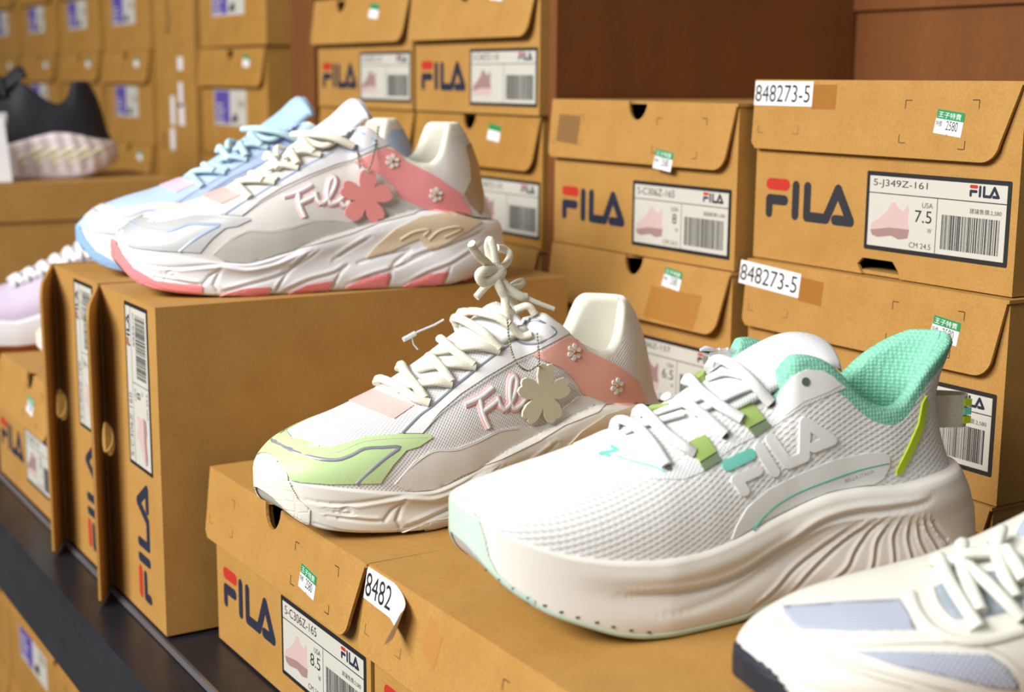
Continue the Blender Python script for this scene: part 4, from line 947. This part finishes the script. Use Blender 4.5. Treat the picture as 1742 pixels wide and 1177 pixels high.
def uvpanel(body, parent, name, poly, M, mt, th, step):
    top, bot, tris, ed = body.panel3(poly, M, th, step); n = len(top); mb = MB()
    V = [p*.001 for p in top+bot]; mb.add(V, [t[::-1] for t in tris]+[(a, b, n+b, n+a) for a, b in ed], mt)
    return mb.build(name, parent, True, uv=[(p.x, p.y*1.0+p.z*.6) for p in top+bot])
uvpanel(SQ, q_, 'vamp_window', KR([(372,505),(700,482),(1035,466),(1085,540),(1128,640),(800,648),(480,640),(430,605),(380,545)]), MQ, MESHB, .25, 6)
uvpanel(SQ, q_, 'side_window', KR([(770,762),(1100,765),(1540,780),(1640,850),(1700,930),(1712,985),(1560,970),(1300,905),(1000,840)]), MQ, MESHB, .25, 6)
SQ.patch('toe_rubber', q_, [('l', .3, 29), ('l', 3.5, 27), ('l', 6.5, 21), ('l', 9.5, 14), ('l', 14, 9), ('l', 22, 5)], MQ, BLK, .9)
mb = MB(); SQ.line(mb, KR([(330,560),(400,640),(520,730),(680,800),(900,870),(1200,950),(1350,985)]), MQ, .3, mat('buff_thread', srgb(210, 200, 176), .8), off=.3); SQ.line(mb, KR([(300,580),(380,670),(520,765),(700,840),(900,910),(1100,965)]), MQ, .3, mat('buff_thread', srgb(210, 200, 176), .8), off=.3)
SQ.line(mb, KR([(770,735),(1000,722),(1300,715),(1500,735),(1620,780),(1720,870)]), MQ, .3, mat('buff_thread', srgb(210, 200, 176), .8), off=.3); mb.build('stitching', q_, True)
mb = MB(); SQ.line(mb, KR([(1095,430),(1120,510),(1180,600),(1260,660),(1400,700),(1560,690),(1735,640)]), MQ, 2.6, LIV, off=.3, flat=.5); SQ.line(mb, KR([(1215,400),(1250,500),(1330,590),(1440,640)]), MQ, 1.6, LIV, off=.3, flat=.6); mb.build('eyestay_rim', q_, True)
uvpanel(SQ, q_, 'throat_mesh', KR([(1240,395),(1330,350),(1480,320),(1620,300),(1735,250),(1735,520),(1560,560),(1460,590),(1340,575),(1265,500)]), MQ, mat('grey_throat_mesh', srgb(150, 160, 170), .8), .2, 8)
LACEQ = leather('pale_aqua_cream_lace', srgb(236, 238, 226), .8, 1300, .4)
mb = MB()
for P in ([(1235,300,1),(1270,288,4),(1300,380,4),(1370,500,3),(1480,640,1)], [(1375,260,2),(1410,215,5),(1395,300,4),(1430,440,4),(1490,560,2)], [(1425,330,4),(1520,430,5),(1620,520,4),(1715,590,2)], [(1580,200,3),(1635,150,6),(1600,240,5),(1630,380,4),(1690,480,2)],
          [(1320,300,3),(1400,285,5),(1500,260,4),(1600,230,2)], [(1650,240,5),(1700,330,5),(1738,400,4)]): SQ.line(mb, KR(P), MQ, 3.1, LACEQ, off=.8, flat=.8)
mb.build('laces', q_, True)
# ---------------------------------------------------------------- shoes further back
def simple_shoe(name, lab, pose, up_m, lin, foam, out_m, lace, lacec=None, zs=1.0, extras=None, sole_h=1.0, z0k=1.0):
    sc_ = lambda t, k: [(a, b*k) for a, b in t]
    sp = dict(spc, grooves=[], NM=110, NT=22, NR=90, prof=lambda x, t: 1.5*math.sin(PI*t)+(1.2*math.sin(x*.35+t*5) if extras == 'wave' else 0))
    for k in ('z0', 'zb', 'ze', 'zc'): sp[k] = sc_(spc[k], zs)
    sp['z0'] = sc_(sp['z0'], z0k); sp['xback'] = [(a, b*zs) for a, b in spc['xback']]; sp['xmback'] = [(a, b*zs) for a, b in spc['xmback']]; sp['tongue'] = [(a, b*zs) for a, b in spc['tongue']]
    B_ = Body(sp); t = thing(name, lab, 'shoe'); t.matrix_world = pose
    B_.upper(t, up_m, lin, lead=3); B_.midsole(t, foam); B_.tongue(t, lacec or up_m)
    mb = MB(); R = []
    for x in np.linspace(6, 280, 60):
        h = np.clip((x-215)/(282-215), 0, 1); f = (1-h**2.4)**(1/2.4); t0 = np.clip((78-x)/78, 0, 1); f *= (1-t0**2.25)**(1/2.25)
        wm_ = (float(B_.T['wm'](x))+.6)*f; zb = float(B_.T['zb'](x)); x2 = x-6*float(sm((x-215)/70)); sec = [(0, zb-.6), (wm_, zb-.4), (wm_+.5, zb+6*sole_h), (wm_-2, zb+7*sole_h), (0, zb+3)]
        R.append([Vector((x2, -y, z))*.001 for y, z in sec]+[Vector((x2, y, z))*.001 for y, z in sec[-2:0:-1]])
    mb.grid(R, out_m, closed_v=True); mb.build('outsole', t, True)
    if lace:
        mb = MB()
        for k in range(6):
            x0 = 84+k*12; 
            def on(x, y):
                r = B_.bvh.ray_cast(Vector((x, y, 300)), Vector((0, 0, -1))); return (r[0]+(r[1] if r[1].z > 0 else -r[1])*3.2) if r[0] else Vector((x, y, 80*zs))
            for sg in (1, -1): tube(mb, [p*.001 for p in catmull([on(x0+(9 if q == 1 else 9*(q+1)/2)*1.0, sg*24*q) for q in (-1, -.5, 0, .5, 1)], n=4)], .0034, lace, .8, Vector((-.5, 0, .85)))
        mb.build('laces', t, True)
    return t, B_
BLKM = leather('black_mesh_fabric', srgb(22, 24, 30), .7); GUM = mat('brown_gum_rubber', srgb(160, 88, 40), .5)
t5, B5 = simple_shoe('black_sneaker', 'black fabric sneaker with a chunky cream and lilac wavy sole, far left top', shoe_pose((-.94, -.035), 80, .2500), BLKM, BLKM, mat('lilac_cream_foam', srgb(226, 214, 216), .5), mat('lilac_rubber', srgb(206, 190, 206), .5), BLKM, extras='wave')
mb = MB()
def side(B_, x, z, off=.5):
    r = B_.bvh.ray_cast(Vector((x, -120, z)), Vector((0, 1, 0))); return r[0]+r[1]*off if r[0] else Vector((x, -45, z))
for k in range(5): tube(mb, [p*.001 for p in catmull([side(B5, 150+k*18+j*14, 18+j*6) for j in range(4)], n=4)], .0022, mat('pale_yellow_foam', srgb(240, 234, 190), .5), .6, Vector((0, -1, 0)))
mb.build('sole_waves', t5, True)
LAV = leather('lavender_leather', srgb(214, 200, 224), .5)
t6, B6 = simple_shoe('low_sneaker', 'white and lavender low sneaker with thick white laces, on far left tan box', shoe_pose((-.505, -.062), 80, .1225), LAV, LINC, mat('white_cupsole', srgb(238, 238, 242), .5), GUM, LACEW, lacec=LAV, zs=.78, sole_h=2.4, z0k=1.55)
t7, B7 = simple_shoe('cream_sneaker', 'cream sneaker toe peeking out left of the upright boxes', shoe_pose((-.338, .004), 84, .1225), leather('peach_cream_leather', srgb(240, 222, 200), .5), LINC, mat('cream_toe_rubber', srgb(244, 236, 220), .5), mat('cream_toe_rubber', srgb(244, 236, 220), .5), LACEC, zs=.9)
# white price card standing in front of the black shoe
pc = thing('price_card', 'white price card at the far left edge in front of the black shoe', 'card', (-.815, .0985, .2505), (0, 0, math.radians(88)))
mb = MB(); mb.prism([(0, 0), (.07, 0), (.0665, .075), (-.0, .085)], 0, .0006, WHITEP, frame((-.07, 0, 0), (1, 0, 0), (0, .2, .98), (0, -.98, .2))); mb.build('card_front', pc)
mb = MB(); mb.prism([(0, 0), (.07, 0), (.07, .08), (0, .08)], 0, .0006, WHITEP, frame((-.07, .030, 0), (1, 0, 0), (0, -.2, .98), (0, -.98, -.2))); mb.build('card_back', pc)
